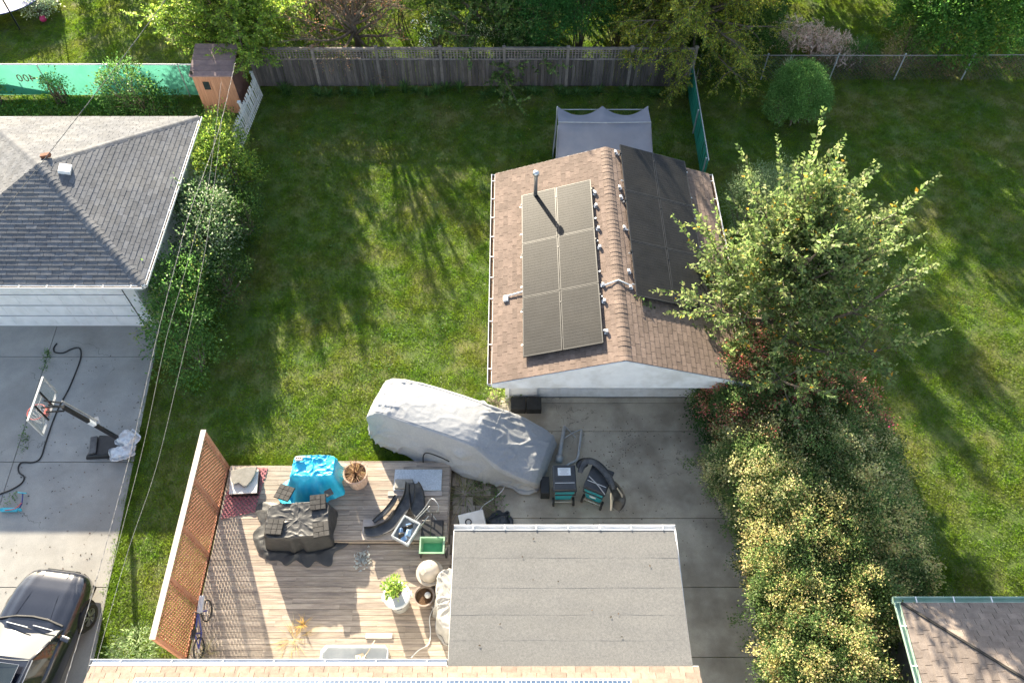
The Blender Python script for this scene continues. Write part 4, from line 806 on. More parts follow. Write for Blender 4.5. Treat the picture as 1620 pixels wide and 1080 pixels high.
# lattice privacy screen on the deck
M['redwood'] = mat('red_brown_stained_lattice', (.38, .16, .09), (.48, .235, .14), 6, .75, .2, 50, rnd=.12)
M['pale_wood'] = mat('pale_sunlit_trim', (.55, .47, .40), (.66, .58, .50), 5, .8, .2, 40, st=(8, .8, 8))  # pale wood, with the brightness of the sunlit top put into the colour
F6 = thing('lattice_screen', 'tall red brown diagonal lattice screen along the deck edge', 'fence', (-7.96, 7.1, 0)); X6 = -7.96; H6 = 2.22; py = [4.55, 5.9, 7.15, 8.4, 9.66]
for i, y in enumerate(py):
    b = MB(); b.box((X6 - .05, y - .045, 0), (X6 + .04, y + .045, H6)); b.build('post', M['redwood'], F6)
    if i == 4: break
    ya, yb = y + .045, py[i + 1] - .045; z0, z1 = .16, H6 - .03
    for layer, s_ in ((0, 1), (1, -1)):
        l = MB(); wv = .034; pt = .135; hh = z1 - z0; k = int((yb - ya + hh) / pt)
        for j in range(k):
            u0 = ya - hh + (j + .3) * pt; poly = [(u0, z0), (u0 + wv * 1.41, z0), (u0 + wv * 1.41 + hh, z1), (u0 + hh, z1)]
            if s_ < 0: poly = [(ya + yb - p[0], p[1]) for p in poly][::-1]
            q = clip(poly, [(ya, z0), (yb, z0), (yb, z1), (ya, z1)])
            if q and area(q) > .001: l.prism(q, 0, X6 + .012 + .009 * layer, X6 + .0195 + .009 * layer)
        tag(l.build('lattice', M['redwood'], F6), kind='stuff')
    b = MB(); b.box((X6 - .02, ya, z0 - .1), (X6 + .035, yb, z0 + .0)); b.build('bottom_rail', M['redwood'], F6)
b = MB(); b.box((X6 - .07, py[0] - .05, H6), (X6 + .06, py[4] + .05, H6 + .035)); b.build('cap_rail', M['pale_wood'], F6)
b = MB(); b.box((X6 - .075, py[0], H6 - .14), (X6 - .052, py[4], H6)); b.build('fascia_rail', M['pale_wood'], F6)
# ------------------------------------------------------------ deck
M['plank'] = mat('weathered_deck_plank', (.31, .255, .205), (.475, .40, .325), 3.2, .85, .35, 60, st=(.7, 7, 7), rnd=.16, pos=False, fine=.22, c3=(.19, .16, .145), c3sc=1.3, c3amt=.7)
D = thing('deck', 'weathered wooden deck with a raised step along the lawn', 'deck', (-4.8, 7, 0)); PW = .14
def plank(x0, x1, y, z):
    if x1 - x0 < .12: return
    b = MB(); b.obox((0, 0, 0), ((x1 - x0) / 2 - .002, PW / 2 - .004, .014)); me = b.mesh('plank', M['plank'])
    place(me, 'plank', ((x0 + x1) / 2, y, z - .014 + random.uniform(-.003, .003)), D, (random.uniform(-.01, .01), 0, random.uniform(-.001, .001)))
    k = int((x1 - x0) / .8) + 1
def plank_row(xa, xb, y, z, i):
    cuts = [xa, xb]
    for c in ((-6.45, -4.35, -3.0) if i % 4 in (0, 3) else (-5.9, -3.35) if i % 4 == 1 else (-6.1, -4.35)):
        if xa + .3 < c + (.35 if i % 3 else 0) < xb - .3: cuts.append(c + (.35 if i % 3 else 0))
    cuts.sort()
    for c0, c1 in zip(cuts, cuts[1:]): plank(c0, c1, y, z)
zl, zu = .20, .36
i = 0; y = 4.12
while y < 9.68:
    plank_row(-7.86, -5.2 if y > 7.45 else -1.42 if y < 6.2 else -1.62, y, zl, i); y += PW; i += 1
y = 7.53; i = 0
while y < 9.74: plank_row(-5.2, -1.72, y, zu, i + 1); y += PW; i += 1
b = MB(); b.box((-5.2, 7.43, zl - .1), (-1.72, 7.452, zu - .03)); b.box((-1.72, 7.45, 0), (-1.69, 9.74, zu - .03)); b.box((-5.2, 9.72, 0), (-1.72, 9.75, zu - .03)); b.box((-7.86, 9.66, 0), (-5.2, 9.69, zl - .03)); b.build('skirt_board', M['plank'], D)
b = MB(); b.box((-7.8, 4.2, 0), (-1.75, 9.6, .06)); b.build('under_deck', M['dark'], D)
# paver strip beside the deck
M['paver'] = mat('grey_tan_paver', (.26, .21, .165), (.36, .30, .25), 6, .9, .4, 50, rnd=.2, pos=False, fine=.2)
PV = thing('paver_path', None, None, (-1.2, 8.8, 0)); tag(PV, kind='structure')
pb = MB(); pb.obox((0, 0, 0), (.095, .13, .03)); pme = pb.mesh('paver', M['paver'])
for iy in range(15):
    for ix in range(7):
        x = -1.55 + ix * .2 + (iy % 2) * .05; y = 7.05 + iy * .275
        if x > -1.2 and random.random() < .45 or y > 10.6 - (x + 1.5) * .4: continue
        place(pme, 'paver', (x + random.uniform(-.015, .015), y + random.uniform(-.015, .015), .01 + random.uniform(-.012, .012)), PV, (random.uniform(-.05, .05), random.uniform(-.05, .05), random.uniform(-.06, .06)))
grass_clump('dry_weeds', 'patch of wispy weeds growing between pavers by the deck', 'weeds', (-1.3, 8.9, 0), .8, .3, 160, [(.16, .15, .07), (.10, .13, .04), (.22, .19, .10)], (1, 1, 1), .007, base_r=.55)
bush('paver_weeds', 'low green weeds at the edge of the pavers near the covered car', 'weeds', [(-.9, 9.0, .03, .3, .25, .12), (-.5, 8.6, .03, .25, .2, .1), (-1.1, 9.9, .03, .35, .2, .1)], dens=50, per=10, cols=EG(1.0), L=.06, W=.04, stalk=False)
# ------------------------------------------------------------ draped cloth
def drape(name, label, cat, c, hx, hy, rot, z1, z0, mat_, flare=.12, skirt=.15, fold=.05, nf=11, seed=1, wr=.02, part='cloth', nt=150, sup=7, topsag=.02, bias=None, group=None, rag=1.):
    c = Vector((c[0], c[1], 0)); t = thing(name, label, cat, (c.x, c.y, z0), 0, group); V = []; F = []
    def rad(a):
        ca, sa = math.cos(a), math.sin(a); k = (abs(ca / hx) ** sup + abs(sa / hy) ** sup) ** (-1 / sup); return k
    rows = [('t', q) for q in (.02, .08, .15, .22, .3, .37, .44, .51, .58, .65, .71, .77, .83, .88, .92, .96, .985, 1.)] + [('s', q) for q in (.05, .1, .16, .23, .3, .38, .46, .54, .62, .7, .78, .85, .92, .97, 1.)] + [('k', q) for q in (.15, .3, .45, .6, .75, .9, 1.)]
    for kind, q in rows:
        for j in range(nt):
            a = 2 * math.pi * j / nt; r0 = rad(a); ca, sa = math.cos(a), math.sin(a)
            fn = math.sin(nf * a + 3 * noise.noise((ca * 1.3, sa * 1.3, seed))) * .6 + noise.noise((ca * 3.5, sa * 3.5, seed + 4)) * .9
            b_ = max(0., ca * bias[0] + sa * bias[1]) if bias else 0.
            if kind == 't':
                r = r0 * q; z = z1 - topsag * (1 - q * q) + (-.015 if q == 1 else 0)
            elif kind == 's':
                r = r0 + .015 + (flare + b_) * q ** 1.2 + fold * fn * q ** .7 * min(1, q * 3 + .3); z = z1 - .02 - (z1 - z0 - .05) * q
            else:
                ln = skirt * (.35 + .9 * max(0, .5 + noise.noise((ca * 2.1 * rag, sa * 2.1 * rag, seed + 9)))) + b_ * .3
                r = r0 + .015 + flare + b_ + fold * fn * (1 - .55 * q) + ln * q; z = z0 + .03 + .05 * (1 - q) * (1 + fn * .5) + .05 * abs(noise.noise((ca * 6 + q * 2, sa * 6, seed + 2))) * (1 - q * .6)
            p = Vector((ca * r, sa * r, z)); p.rotate(Euler((0, 0, rot))); p += c
            cz = min(1., math.hypot(p.x - c.x, p.y - c.y) / (.5 * min(hx, hy)))
            def rg(x, y, z_, sh): return max(0., 1 - abs(noise.noise((x, y, z_))) * sh) ** 2
            w_ = (1. if kind == 't' else cz) * (.55 * rg(p.x * 2.2 + p.y, p.y * 3 - p.x, p.z * 2 + seed, 6) + .4 * rg(p.x * 4.5 - p.y * 2, p.y * 4 + p.x * 2, p.z * 4 - seed, 5) + .25 * noise.noise((p.x * 9, p.y * 9, p.z * 9 + seed)))
            p += (Vector((0, 0, 1)) if kind == 't' else Vector((ca * .6, sa * .6, .8 if kind != 's' else .2))) * wr * w_ * 2
            if p.z < z0 + .012: p.z = z0 + .012 + .004 * q
            V.append(p)
    nr = len(rows)
    for i in range(nr - 1):
        for j in range(nt): F.append((i * nt + j, i * nt + (j + 1) % nt, (i + 1) * nt + (j + 1) % nt, (i + 1) * nt + j))
    F.append(tuple(range(nt)))
    b = MB(); b.add(V, F); b.build(part, mat_, t, smooth=True); return t
M['black_sheet'] = mat('black_plastic_sheet', (.035, .036, .037), (.05, .05, .05), 5, .5, .25, 18, spec=.5)
M['blue_tarp'] = mat('bright_blue_tarp', (.015, .42, .66), (.03, .50, .74), 5, .45, .2, 30, spec=.5)
M['grey_cloth'] = mat('pale_grey_cloth', (.29, .28, .265), (.35, .34, .325), 4, .85, .25, 40)
tp = [at(u, v, .98) for u, v in ((415, 802), (521, 786), (519, 851), (425, 848))]; cc = sum(tp, Vector()) / 4
BT = drape('tarp_covered_table', 'low table covered by a crumpled black plastic sheet weighed down with pavers', 'covered table', (cc.x, cc.y), .80, .47, R(4), .98, zl, M['black_sheet'], flare=.10, skirt=.5, fold=.07, nf=6, seed=3, wr=.02, part='plastic_sheet', rag=1.3)
drape('blue_tarp_box', 'box draped in a bright blue tarp at the lawn edge of the deck', 'covered box', (-5.27, 9.2), .55, .3, 0, 1.2, zl + .05, M['blue_tarp'], flare=.12, skirt=.2, fold=.09, nf=8, seed=8, wr=.03, part='tarp', bias=(-.05, -.4))
M['brick'] = mat('pale_brick', (.50, .40, .36), (.62, .52, .47), 8, .9, .3, 60)
p = at(473, 725, 1.27); b = MB(); b.obox(p, (.10, .055, .035), (0, 0, R(4))); t = thing('brick_weight', 'pale hollow brick lying on the blue tarp', 'brick', p - Vector((0, 0, .035))); b.build('body', M['brick'], t, bevel=.006)
for i in range(3): b = MB(); b.lathe([(.02, 0), (.02, .003)], p + Vector((-.055 + i * .055, 0, .034)), 10); b.build('hole', M['dark'], t)
M['slate'] = mat('charcoal_paver', (.055, .053, .05), (.085, .08, .075), 9, .9, .3, 60, rnd=.15, pos=False)
for (u, v, rz, zz, tilt, pat, lb) in ((450, 779, -18, 1.0, (-.06, .05), 0, 'charcoal block patterned paver lying where black sheet meets blue tarp, left'), (503, 794, 8, 1.03, (.1, .02), 1, 'charcoal paver at the far right of the black plastic sheet'), (435, 833, -4, 1.03, (.0, 0), 0, 'charcoal paver with square blocks at near left of the black sheet'), (508, 837, 12, 1.03, (.0, .03), 1, 'charcoal paver at near right of the black sheet')):
    p = at(u, v, zz); t = thing('stepping_paver', lb, 'paver', p, 0, 'charcoal pavers weighing down the sheets'); rt = Euler((tilt[0], tilt[1], R(rz))).to_matrix(); b = MB(); b.obox(p, (.205, .205, .016), rt); b.build('paver_base', M['rubber'], t)
    if pat: bl = [(-.135, .135, .06, .06), (0, .135, .06, .06), (.135, .068, .06, .125), (-.068, .0, .125, .06), (-.135, -.135, .06, .06), (.0, -.135, .06, .06), (.135, -.135, .06, .06)]
    else: bl = [(i * .135, j * .135, .062, .062) for i in (-1, 0, 1) for j in (-1, 0, 1)]
    for x, y, hx, hy in bl: b = MB(); b.obox(p + rt @ Vector((x, y, .02)), (hx, hy, .012), rt); b.build('block', M['slate'], t)
p = at(520, 779, 1.0); b = MB(); b.obox(p, (.10, .09, .03), (0, .1, R(35))); tag(b.build('small_stone', M['slate'], bevel=.01), 'small grey stone square on the blue and black sheets', 'stone')
# foam mat, white board and pink lattice
M['white_board'] = mat('white_laminate', (.62, .60, .57), (.70, .68, .65), 4, .5, c3=(.5, .46, .42), c3sc=3, c3amt=.4)
M['grey_foam'] = mat('grey_foam', (.19, .185, .165), (.25, .24, .22), 9, .95, .4, 40)
M['pink_lattice'] = mat('dusty_pink_lattice', (.30, .10, .12), (.38, .15, .16), 6, .8)
wp = [at(u, v, zl + .22) for u, v in ((362, 781), (406, 779), (409, 742), (365, 745))]; b = MB(); b.add(wp + [q - Vector((0, 0, .03)) for q in wp], [(0, 1, 2, 3), (7, 6, 5, 4), (0, 4, 5, 1), (1, 5, 6, 2), (2, 6, 7, 3), (3, 7, 4, 0)]); tag(b.build('white_board', M['white_board']), 'white laminate board under the grey foam mat in the deck corner', 'board')
b = MB(); b.add([q - Vector((0, 0, .031)) for q in wp] + [Vector((q.x, q.y, zl)) for q in wp], MB.BF); tag(b.build('storage_box', M['black']), 'dark box under the white board in the deck corner', 'box')
fp = [(366, 745), (390, 740), (408, 739), (404, 752), (398, 762), (391, 770), (386, 771), (378, 765), (371, 768), (367, 762)]; q = [at(u, v, zl + .25) for u, v in fp]; b = MB(); m_ = len(q)
b.add([v_ + Vector((0, 0, .05 + .02 * random.random())) for v_ in q] + q, [tuple(range(m_)), tuple(range(2 * m_ - 1, m_ - 1, -1))] + [(i, (i + 1) % m_, m_ + (i + 1) % m_, m_ + i) for i in range(m_)]); tag(b.build('foam_mat', M['grey_foam'], bevel=.02), 'torn grey foam mat lying on the white board', 'mat')
pc = [at(u, v, zl + .02) for u, v in ((364, 790), (419, 742), (404, 806), (378, 822))]
b = MB(); o_ = Vector((-7.35, 8.65, zl + .012)); cl_ = [(-.45, -.55), (.42, -.35), (.55, .95), (-.1, .95), (-.45, .2)]
for layer in (0, 1):
    for j in range(26):
        s0 = -1.8 + j * .125; poly = [(s0 - 1.6, -1.6), (s0 - 1.6 + .055, -1.6), (s0 + 1.6 + .055, 1.6), (s0 + 1.6, 1.6)]
        if layer: poly = [(-p_[0], p_[1]) for p_ in poly][::-1]
        qq = clip(poly, cl_)
        if qq and area(qq) > .001: b.add([o_ + Vector((p_[0], p_[1], .008 * (layer + k))) for k in (0, 1) for p_ in qq], [tuple(range(len(qq))), tuple(range(2 * len(qq) - 1, len(qq) - 1, -1))] + [(i, (i + 1) % len(qq), len(qq) + (i + 1) % len(qq), len(qq) + i) for i in range(len(qq))])
o = tag(b.build('pink_lattice_sheet', M['pink_lattice']), 'sheet of dusty pink garden lattice lying on the deck', 'lattice')
# barrel planter
M['stave'] = mat('tan_planter_stave', (.46, .32, .25), (.58, .43, .35), 6, .8, .2, 40, st=(6, 6, .6), rnd=.12, pos=False)
def pot(name, label, cat, c, r0, r1, h, m, soil=True, staves=0, rim=None):
    t = thing(name, label, cat, c); b = MB(); b.lathe([(r0, 0), (r1, h), (r1 + .02, h), (r1 + .02, h + .02), (r1 - .02, h + .02), (r1 - .035, h - .06), (r0 - .03, .03)], c, 28); b.build('pot_body', m, t, smooth=False)
    if staves:
        for i in range(staves):
            a0 = 2 * math.pi * (i + .06) / staves; a1 = 2 * math.pi * (i + .94) / staves; b = MB(); P = []
            for z, r in ((.01, r0), (h - .03, r1)):
                for a in (a0, a1):
                    for e in (.001, .014): P.append(Vector(c) + Vector(((r + e) * math.cos(a), (r + e) * math.sin(a), z)))
            b.add(P, [(1, 3, 7, 5), (0, 1, 5, 4), (3, 2, 6, 7), (4, 5, 7, 6), (0, 2, 3, 1)]); b.build('stave', m, t)
    if soil: b = MB(); b.lathe([(r1 - .03, h - .07), (.001, h - .05)], c, 24); b.build('soil', M['debris'], t)
    return t
cb = Vector((-4.2, 9.12, zu)); pot('barrel_planter', 'tan wooden barrel planter holding dead brown stalks', 'planter', cb, .24, .31, .55, M['stave'], staves=18)
grass_clump('dead_stalks', 'dead brown stalks in the tan barrel planter', 'plant', tuple(cb + Vector((0, 0, .5))), .34, .42, 120, [(.16, .10, .06), (.24, .17, .09), (.10, .06, .04)], (1, 1, 1), .008, base_r=.2)
# foam board, grey tray, bumper covers
M['foam_blue'] = mat('blue_grey_speckled_board', (.40, .45, .50), (.55, .60, .65), 30, .8, .3, 90, fine=.3)
b = MB(); b.box((-3.22, 8.84, zu), (-1.92, 9.46, zu + .06)); tag(b.build('insulation_board', M['foam_blue'], bevel=.006), 'pale blue grey speckled board lying at the deck corner', 'board')
M['pale_plank'] = mat('grey_plywood', (.36, .31, .28), (.46, .41, .37), 4, .8, .2, 40, st=(1, 6, 6))
b = MB(); b.box((-3.36, 8.70, zu), (-1.9, 8.835, zu + .025)); tag(b.build('loose_plank', M['pale_plank']), 'loose weathered plank in front of the speckled board', 'plank')
b = MB(); b.box((-3.95, 7.46, zu + .006), (-2.28, 8.02, zu + .022)); tag(b.build('plywood_sheet', M['pale_plank'], bevel=.003), 'grey plywood sheet on the raised step under the bumper', 'plywood')
M['tray'] = mat('grey_beige_plastic', (.22, .21, .185), (.31, .30, .27), 5, .6)
p = at(640, 765, zu + .13); t = thing('plastic_tray', 'grey beige plastic tray on the speckled board', 'tray', (p.x, p.y, zu + .06)); b = MB(); b.box((p.x - .27, p.y - .14, zu + .06), (p.x + .22, p.y + .14, zu + .15)); b.build('tray_body', M['tray'], t, bevel=.02)
for i in range(3): b = MB(); b.box((p.x - .05, p.y - .1 + i * .075, zu + .1505), (p.x + .2, p.y - .06 + i * .075, zu + .156)); b.build('ridge', M['tray'], t)
M['bumper'] = mat('scuffed_black_bumper', (.02, .021, .023), (.04, .04, .042), 6, .35, .1, 30, spec=.6, c3=(.12, .12, .115), c3sc=4, c3amt=.5)
def ribbon(name, label, path, width, z, curl, m, cat, thick=.012, lift=.0, tag_=True, parent=None, wave=0.):
    """a moulded strip following a path, its long edges curled up"""
    b = MB(); n = len(path); V = []; prof = [(-1, curl), (-.82, curl * .25), (-.3, .02), (.3, .02), (.82, curl * .25), (1, curl)]; m2 = len(prof)
    for i, p_ in enumerate(path):
        p_ = Vector(p_); d = (Vector(path[min(i + 1, n - 1)]) - Vector(path[max(i - 1, 0)])).normalized(); s_ = Vector((d.y, -d.x, 0)).normalized(); wv = width * (1 - .35 * abs(2 * i / (n - 1) - 1) ** 3) / 2
        for k in (0, 1):
            for x, h in prof: V.append(p_ + s_ * x * wv * (1 - .04 * k) + Vector((0, 0, h + thick * k + wave * math.sin(i * 1.7 + x * 2))))
    F = []
    for i in range(n - 1):
        for k in (0, 1):
            for j in range(m2 - 1): q0 = i * 2 * m2 + k * m2 + j; F.append((q0, q0 + 1, q0 + 1 + 2 * m2, q0 + 2 * m2))
        for j in (0, m2 - 1): q0 = i * 2 * m2 + j; F.append((q0, q0 + m2, q0 + 3 * m2, q0 + 2 * m2))
    for q0 in (0, (n - 1) * 2 * m2):
        for j in range(m2 - 1): F.append((q0 + j, q0 + j + 1, q0 + m2 + j + 1, q0 + m2 + j))
    b.add(V, F); o = b.build(name, m, parent); return tag(o, label, cat) if tag_ else o
def smooth_path(pts, n):
    pts = [Vector(p_) for p_ in pts]; out = []
    for i in range(len(pts) - 1):
        p0, p1, p2, p3 = pts[max(i - 1, 0)], pts[i], pts[i + 1], pts[min(i + 2, len(pts) - 1)]
        for k in range(n):
            t = k / n; out.append(.5 * ((2 * p1) + (p2 - p0) * t + (2 * p0 - 5 * p1 + 4 * p2 - p3) * t * t + (3 * p1 - p0 - 3 * p2 + p3) * t ** 3))
    return out + [pts[-1]]
ribbon('bumper_cover', 'long curved black car bumper cover lying on the deck', smooth_path([at(u, v, zu + z) for u, v, z in ((576, 842, .12), (596, 842, .05), (622, 829, .04), (638, 806, .05), (648, 785, .12), (649, 764, .32))], 4), .34, 0, .12, M['bumper'], 'bumper')
ribbon('bumper_grille', 'short curved black trim strip beside the bumper cover', smooth_path([at(u, v, zu + z) for u, v, z in ((591, 826, .04), (608, 812, .06), (620, 798, .06), (628, 784, .1))], 4), .16, 0, .05, M['bumper'], 'car trim')
ribbon('wheel_liner', 'dark moulded wheel arch liner behind the bumper cover', smooth_path([at(u, v, zu + z) for u, v, z in ((655, 766, .3), (660, 785, .12), (662, 805, .08), (668, 818, .05))], 4), .42, 0, .1, M['bumper'], 'car trim')
M['clear'] = mat('cloudy_clear_plastic', (.62, .66, .70), (.72, .75, .78), 4, .3, translucent=.5)
M['blue_cloth'] = mat('blue_fabric', (.08, .20, .42), (.30, .42, .58), 6, .8)
cx = at(643, 840, zu + .1); t = thing('storage_tote', 'clear plastic tote full of blue and black odds and ends', 'tote', (cx.x, cx.y, zu)); rt = Euler((0, 0, R(-28))).to_matrix(); cx.z = zu
for s_ in (-1, 1):
    b = MB(); b.obox(cx + rt @ Vector((s_ * .24, 0, .13)), (.008, .32, .12), rt); b.build('tote_side', M['clear'], t); b = MB(); b.obox(cx + rt @ Vector((0, s_ * .312, .13)), (.232, .008, .12), rt); b.build('tote_side', M['clear'], t)
b = MB(); b.obox(cx + rt @ Vector((0, 0, .015)), (.232, .3, .01), rt); b.build('tote_bottom', M['clear'], t)
for k in range(7):
    b = MB(); pp = cx + rt @ Vector((random.uniform(-.12, .12), random.uniform(-.2, .2), .1 + random.uniform(0, .1))); b.obox(pp, (random.uniform(.05, .1), random.uniform(.05, .1), .05), (random.random(), random.random(), random.random())); tag(b.build('folded_cloth', M['blue_cloth'] if k % 3 else M['black'], bevel=.025), 'bundle of crumpled blue cloth inside the clear tote' if k % 3 else 'black lump of cloth inside the clear tote', 'cloth', 'blue bundles in the clear tote' if k % 3 else 'black lumps in the clear tote')
M['tubing'] = mat('grey_metal_tube', (.34, .35, .36), (.45, .46, .46), 8, .4, metal=.5)
t = thing('folding_frame', 'bent grey metal tube frame piled beside the green spreader', 'metal frame', (*at(668, 822, zu).xy, zu))
for pts in ([(655, 822, .1), (672, 803, .3), (683, 788, .5), (694, 800, .5), (690, 812, .3)], [(652, 830, .05), (668, 812, .3), (680, 800, .45)], [(662, 838, .08), (670, 826, .2), (678, 816, .3)], [(655, 814, .1), (668, 836, .1)], [(676, 806, .3), (690, 822, .1), (693, 842, .05)]):
    b = MB(); b.tube(smooth_path([at(u, v, zu + z) for u, v, z in pts], 3), .013, 6); b.build('frame_tube', M['tubing'], t, smooth=True)
p = at(684, 838, zu + .15); b = MB(); b.box((p.x - .3, p.y - .33, zu), (p.x + .28, p.y + .3, zu + .12)); tag(b.build('black_tub', M['black'], bevel=.03), 'shallow black plastic tub behind the green spreader hopper', 'tub')
M['green_pl'] = mat('green_plastic', (.06, .30, .13), (.08, .36, .17), 4, .5); M['green_pl2'] = mat('faded_green_plastic', (.20, .36, .22), (.27, .42, .28), 4, .6)
p = Vector((-2.03, 7.13, zl)); t = thing('seed_spreader', 'green plastic lawn spreader with open hopper and two wheels', 'spreader', p)
b = MB(); b.add([p + Vector(q) for q in ((-.2, -.08, .3), (.2, -.08, .3), (.2, .08, .3), (-.2, .08, .3), (-.3, -.2, .7), (.3, -.2, .7), (.3, .2, .7), (-.3, .2, .7))], [f for f in MB.BF if f != (4, 5, 6, 7)]); o = b.build('hopper', M['green_pl2'], t); sm = o.modifiers.new('solid', 'SOLIDIFY'); sm.thickness = .02; sm.offset = -1
b = MB(); [b.obox(p + Vector(q), h) for q, h in (((0, -.2, .71), (.32, .018, .018)), ((0, .2, .71), (.32, .018, .018)), ((-.3, 0, .71), (.018, .182, .018)), ((.3, 0, .71), (.018, .182, .018)))]; b.build('rim', M['green_pl2'], t)
b = MB(); b.obox(p + Vector((0, .02, .5)), (.24, .12, .01)); b.build('hopper_floor', M['green_pl'], t)
for s_ in (-1, 1): b = MB(); b.lathe([(.13, -.02), (.14, 0), (.13, .02)], p + Vector((s_ * .33, 0, .14)), 18, Matrix.Rotation(R(90), 3, 'Y')); b.build('wheel', M['black'], t)
b = MB(); b.tube(smooth_path([p + Vector(q) for q in ((-.1, .1, .35), (-.05, .45, .75), (0, .75, 1.0))], 4), .014, 8); b.bar(p + Vector((-.18, .75, 1.0)), p + Vector((.18, .75, 1.0)), .03, .03); b.build('handle', M['black'], t)
# beige domed barrel
M['beige'] = mat('beige_plastic', (.40, .355, .305), (.46, .41, .36), 4, .5)
p = Vector((-2.08, 6.52, zl)); t = thing('domed_barrel', 'beige plastic barrel with a domed lid and brim', 'barrel', p); b = MB(); b.lathe([(.22, 0), (.25, .38), (.25, .4)], p, 28); b.build('barrel_body', M['beige'], t, smooth=True)
b = MB(); b.lathe([(.25, .39), (.34, .39), (.345, .41), (.34, .43), (.27, .435)], p, 36); b.build('brim', M['lid_white'] if 0 else M['beige'], t, bevel=.006); b = MB(); b.lathe([(.268, .435), (.262, .56), (.235, .68), (.17, .76), (.08, .795), (.001, .80)], p, 36); dl = b.build('dome_lid', M['beige'], t, smooth=True)
b = MB()
for ang, rr in ((R(215), .15), (R(80), .14)):
    q = p + Vector((math.cos(ang) * rr, math.sin(ang) * rr, .735)); b.obox(q, (.075, .065, .035), (0, .5, ang)) 
b.build('lid_tab', M['beige'], dl, bevel=.012)
# white lidded bin with a potted plant on it
M['grey_bin'] = mat('grey_bin_plastic', (.24, .24, .235), (.30, .30, .29), 4, .55); M['lid_white'] = mat('pale_grey_lid', (.52, .54, .57), (.60, .62, .64), 3, .5)
p = Vector((-2.82, 5.86, zl)); t = thing('lidded_bin', 'grey round bin with a pale lid standing on the deck', 'bin', p); b = MB(); b.lathe([(.24, 0), (.285, .66), (.30, .66), (.30, .68)], p, 28); b.build('bin_body', M['grey_bin'], t, smooth=False)
b = MB(); b.lathe([(.33, .68), (.34, .70), (.335, .735), (.28, .745), (.27, .73), (.001, .735)], p, 36); ld = b.build('lid', M['lid_white'], t, smooth=True)
for a in (R(10), R(190), R(-75)): b = MB(); b.obox(p + Vector((.335 * math.cos(a), .335 * math.sin(a), .68)), (.035, .06, .03), (0, 0, a)); b.build('lid_clip', M['grey_bin'] if a < 0 else M['lid_white'], ld)
q = p + Vector((-.02, .06, .74)); pot('plant_pot', 'dark pot on top of the pale bin lid', 'pot', q, .12, .16, .2, M['black'])
bush('pot_plant', 'light green leafy plant in the dark pot', 'plant', [(q.x, q.y, q.z + .36, .15, .15, .2)], dens=160, per=10, spread=.05, L=.09, W=.05, cols=[(.17, .24, .05), (.22, .30, .07), (.12, .2, .04)], wts=(2, 1, 1), stalk=False, zmin=q.z + .1, jag=.25)
M['terra'] = mat('brown_grey_pot', (.25, .20, .17), (.33, .27, .23), 5, .8)
p = Vector((-2.2, 5.98, zl)); pot('round_planter', 'wide round planter with dark soil and white stone', 'planter', p, .19, .25, .28, M['terra'])
b = MB(); b.lathe([(.02, 0), (.08, .03), (.075, .08), (.02, .11)], p + Vector((.09, .02, .23)), 12); tag(b.build('white_stone', M['white'], smooth=True), 'white stone lying in the round planter', 'stone')
drape('covered_grill', 'bulky object under a pleated pale grey cloth beside the flat roof', 'covered grill', (-1.46, 5.75), .36, .72, R(5), 1.05, zl, M['grey_cloth'], flare=.07, skirt=.08, fold=.12, nf=13, seed=14, wr=.03, sup=4)
# basin at the house wall with block and stick
M['block'] = mat('bleached_wood', (.62, .50, .34), (.70, .58, .42), 5, .7)
t = thing('clear_basin', 'shallow clear plastic basin at the foot of the house wall', 'basin', (-3.8, 4.5, zl)); b = MB(); b.prism([(-4.6, 4.12), (-3.0, 4.12), (-3.0, 4.7), (-3.08, 4.8), (-4.5, 4.8), (-4.6, 4.68)], 2, zl + .01, zl + .04); b.build('basin_floor', M['clear'], t)
rim = [(-4.6, 4.12), (-4.6, 4.68), (-4.5, 4.8), (-3.08, 4.8), (-3.0, 4.7), (-3.0, 4.12)]; b = MB()
for a_, c_ in zip(rim, rim[1:]): b.bar((*a_, zl + .14), (*c_, zl + .14), .02, .26)
b.build('basin_wall', M['clear'], t)
b = MB(); b.obox((-3.65, 4.5, zl + .12), (.1, .12, .07), (0, .15, R(25))); o = tag(b.build('wood_block', M['block'], bevel=.006), 'pale wooden block with drilled holes in the clear basin', 'wood block')
for i in range(4): b = MB(); b.lathe([(.014, 0), (.014, .004)], Euler((0, .15, R(25))).to_matrix() @ Vector((-.04 + (i % 2) * .07, -.06 + (i // 2) * .1, .0705)) + Vector((-3.65, 4.5, zl + .12)), 8); b.build('hole', M['dark'], o)
b = MB(); b.tube([(-3.6, 4.45, zl + .22), (-3.35, 4.95, zl + .12)], .012, 6); tag(b.build('thin_stick', M['block']), 'thin pale stick leaning on the basin rim', 'stick')
b = MB(); b.box((-3.60, 5.02, zl + .003), (-2.95, 5.14, zl + .04)); tag(b.build('white_batten', M['white_board'], bevel=.004), 'short white batten lying on the deck boards', 'batten')
b = MB(); b.tube(smooth_path([at(u, v, zl + .02) for u, v in ((690, 955), (680, 975), (681, 1000), (678, 1018), (662, 1028), (650, 1040))], 5), .012, 6); tag(b.build('extension_cord', M['white_metal'], smooth=True), 'white cord trailing across the deck by the covered grill', 'cord')
b = MB(); b.tube(smooth_path([at(u, v, .05) for u, v in ((799, 765), (795, 775), (781, 788), (764, 800), (759, 814), (772, 824), (790, 828))], 5), .012, 6); tag(b.build('white_hose', M['white_metal'], smooth=True), 'white hose curling over the dirt beside the pavers', 'hose')
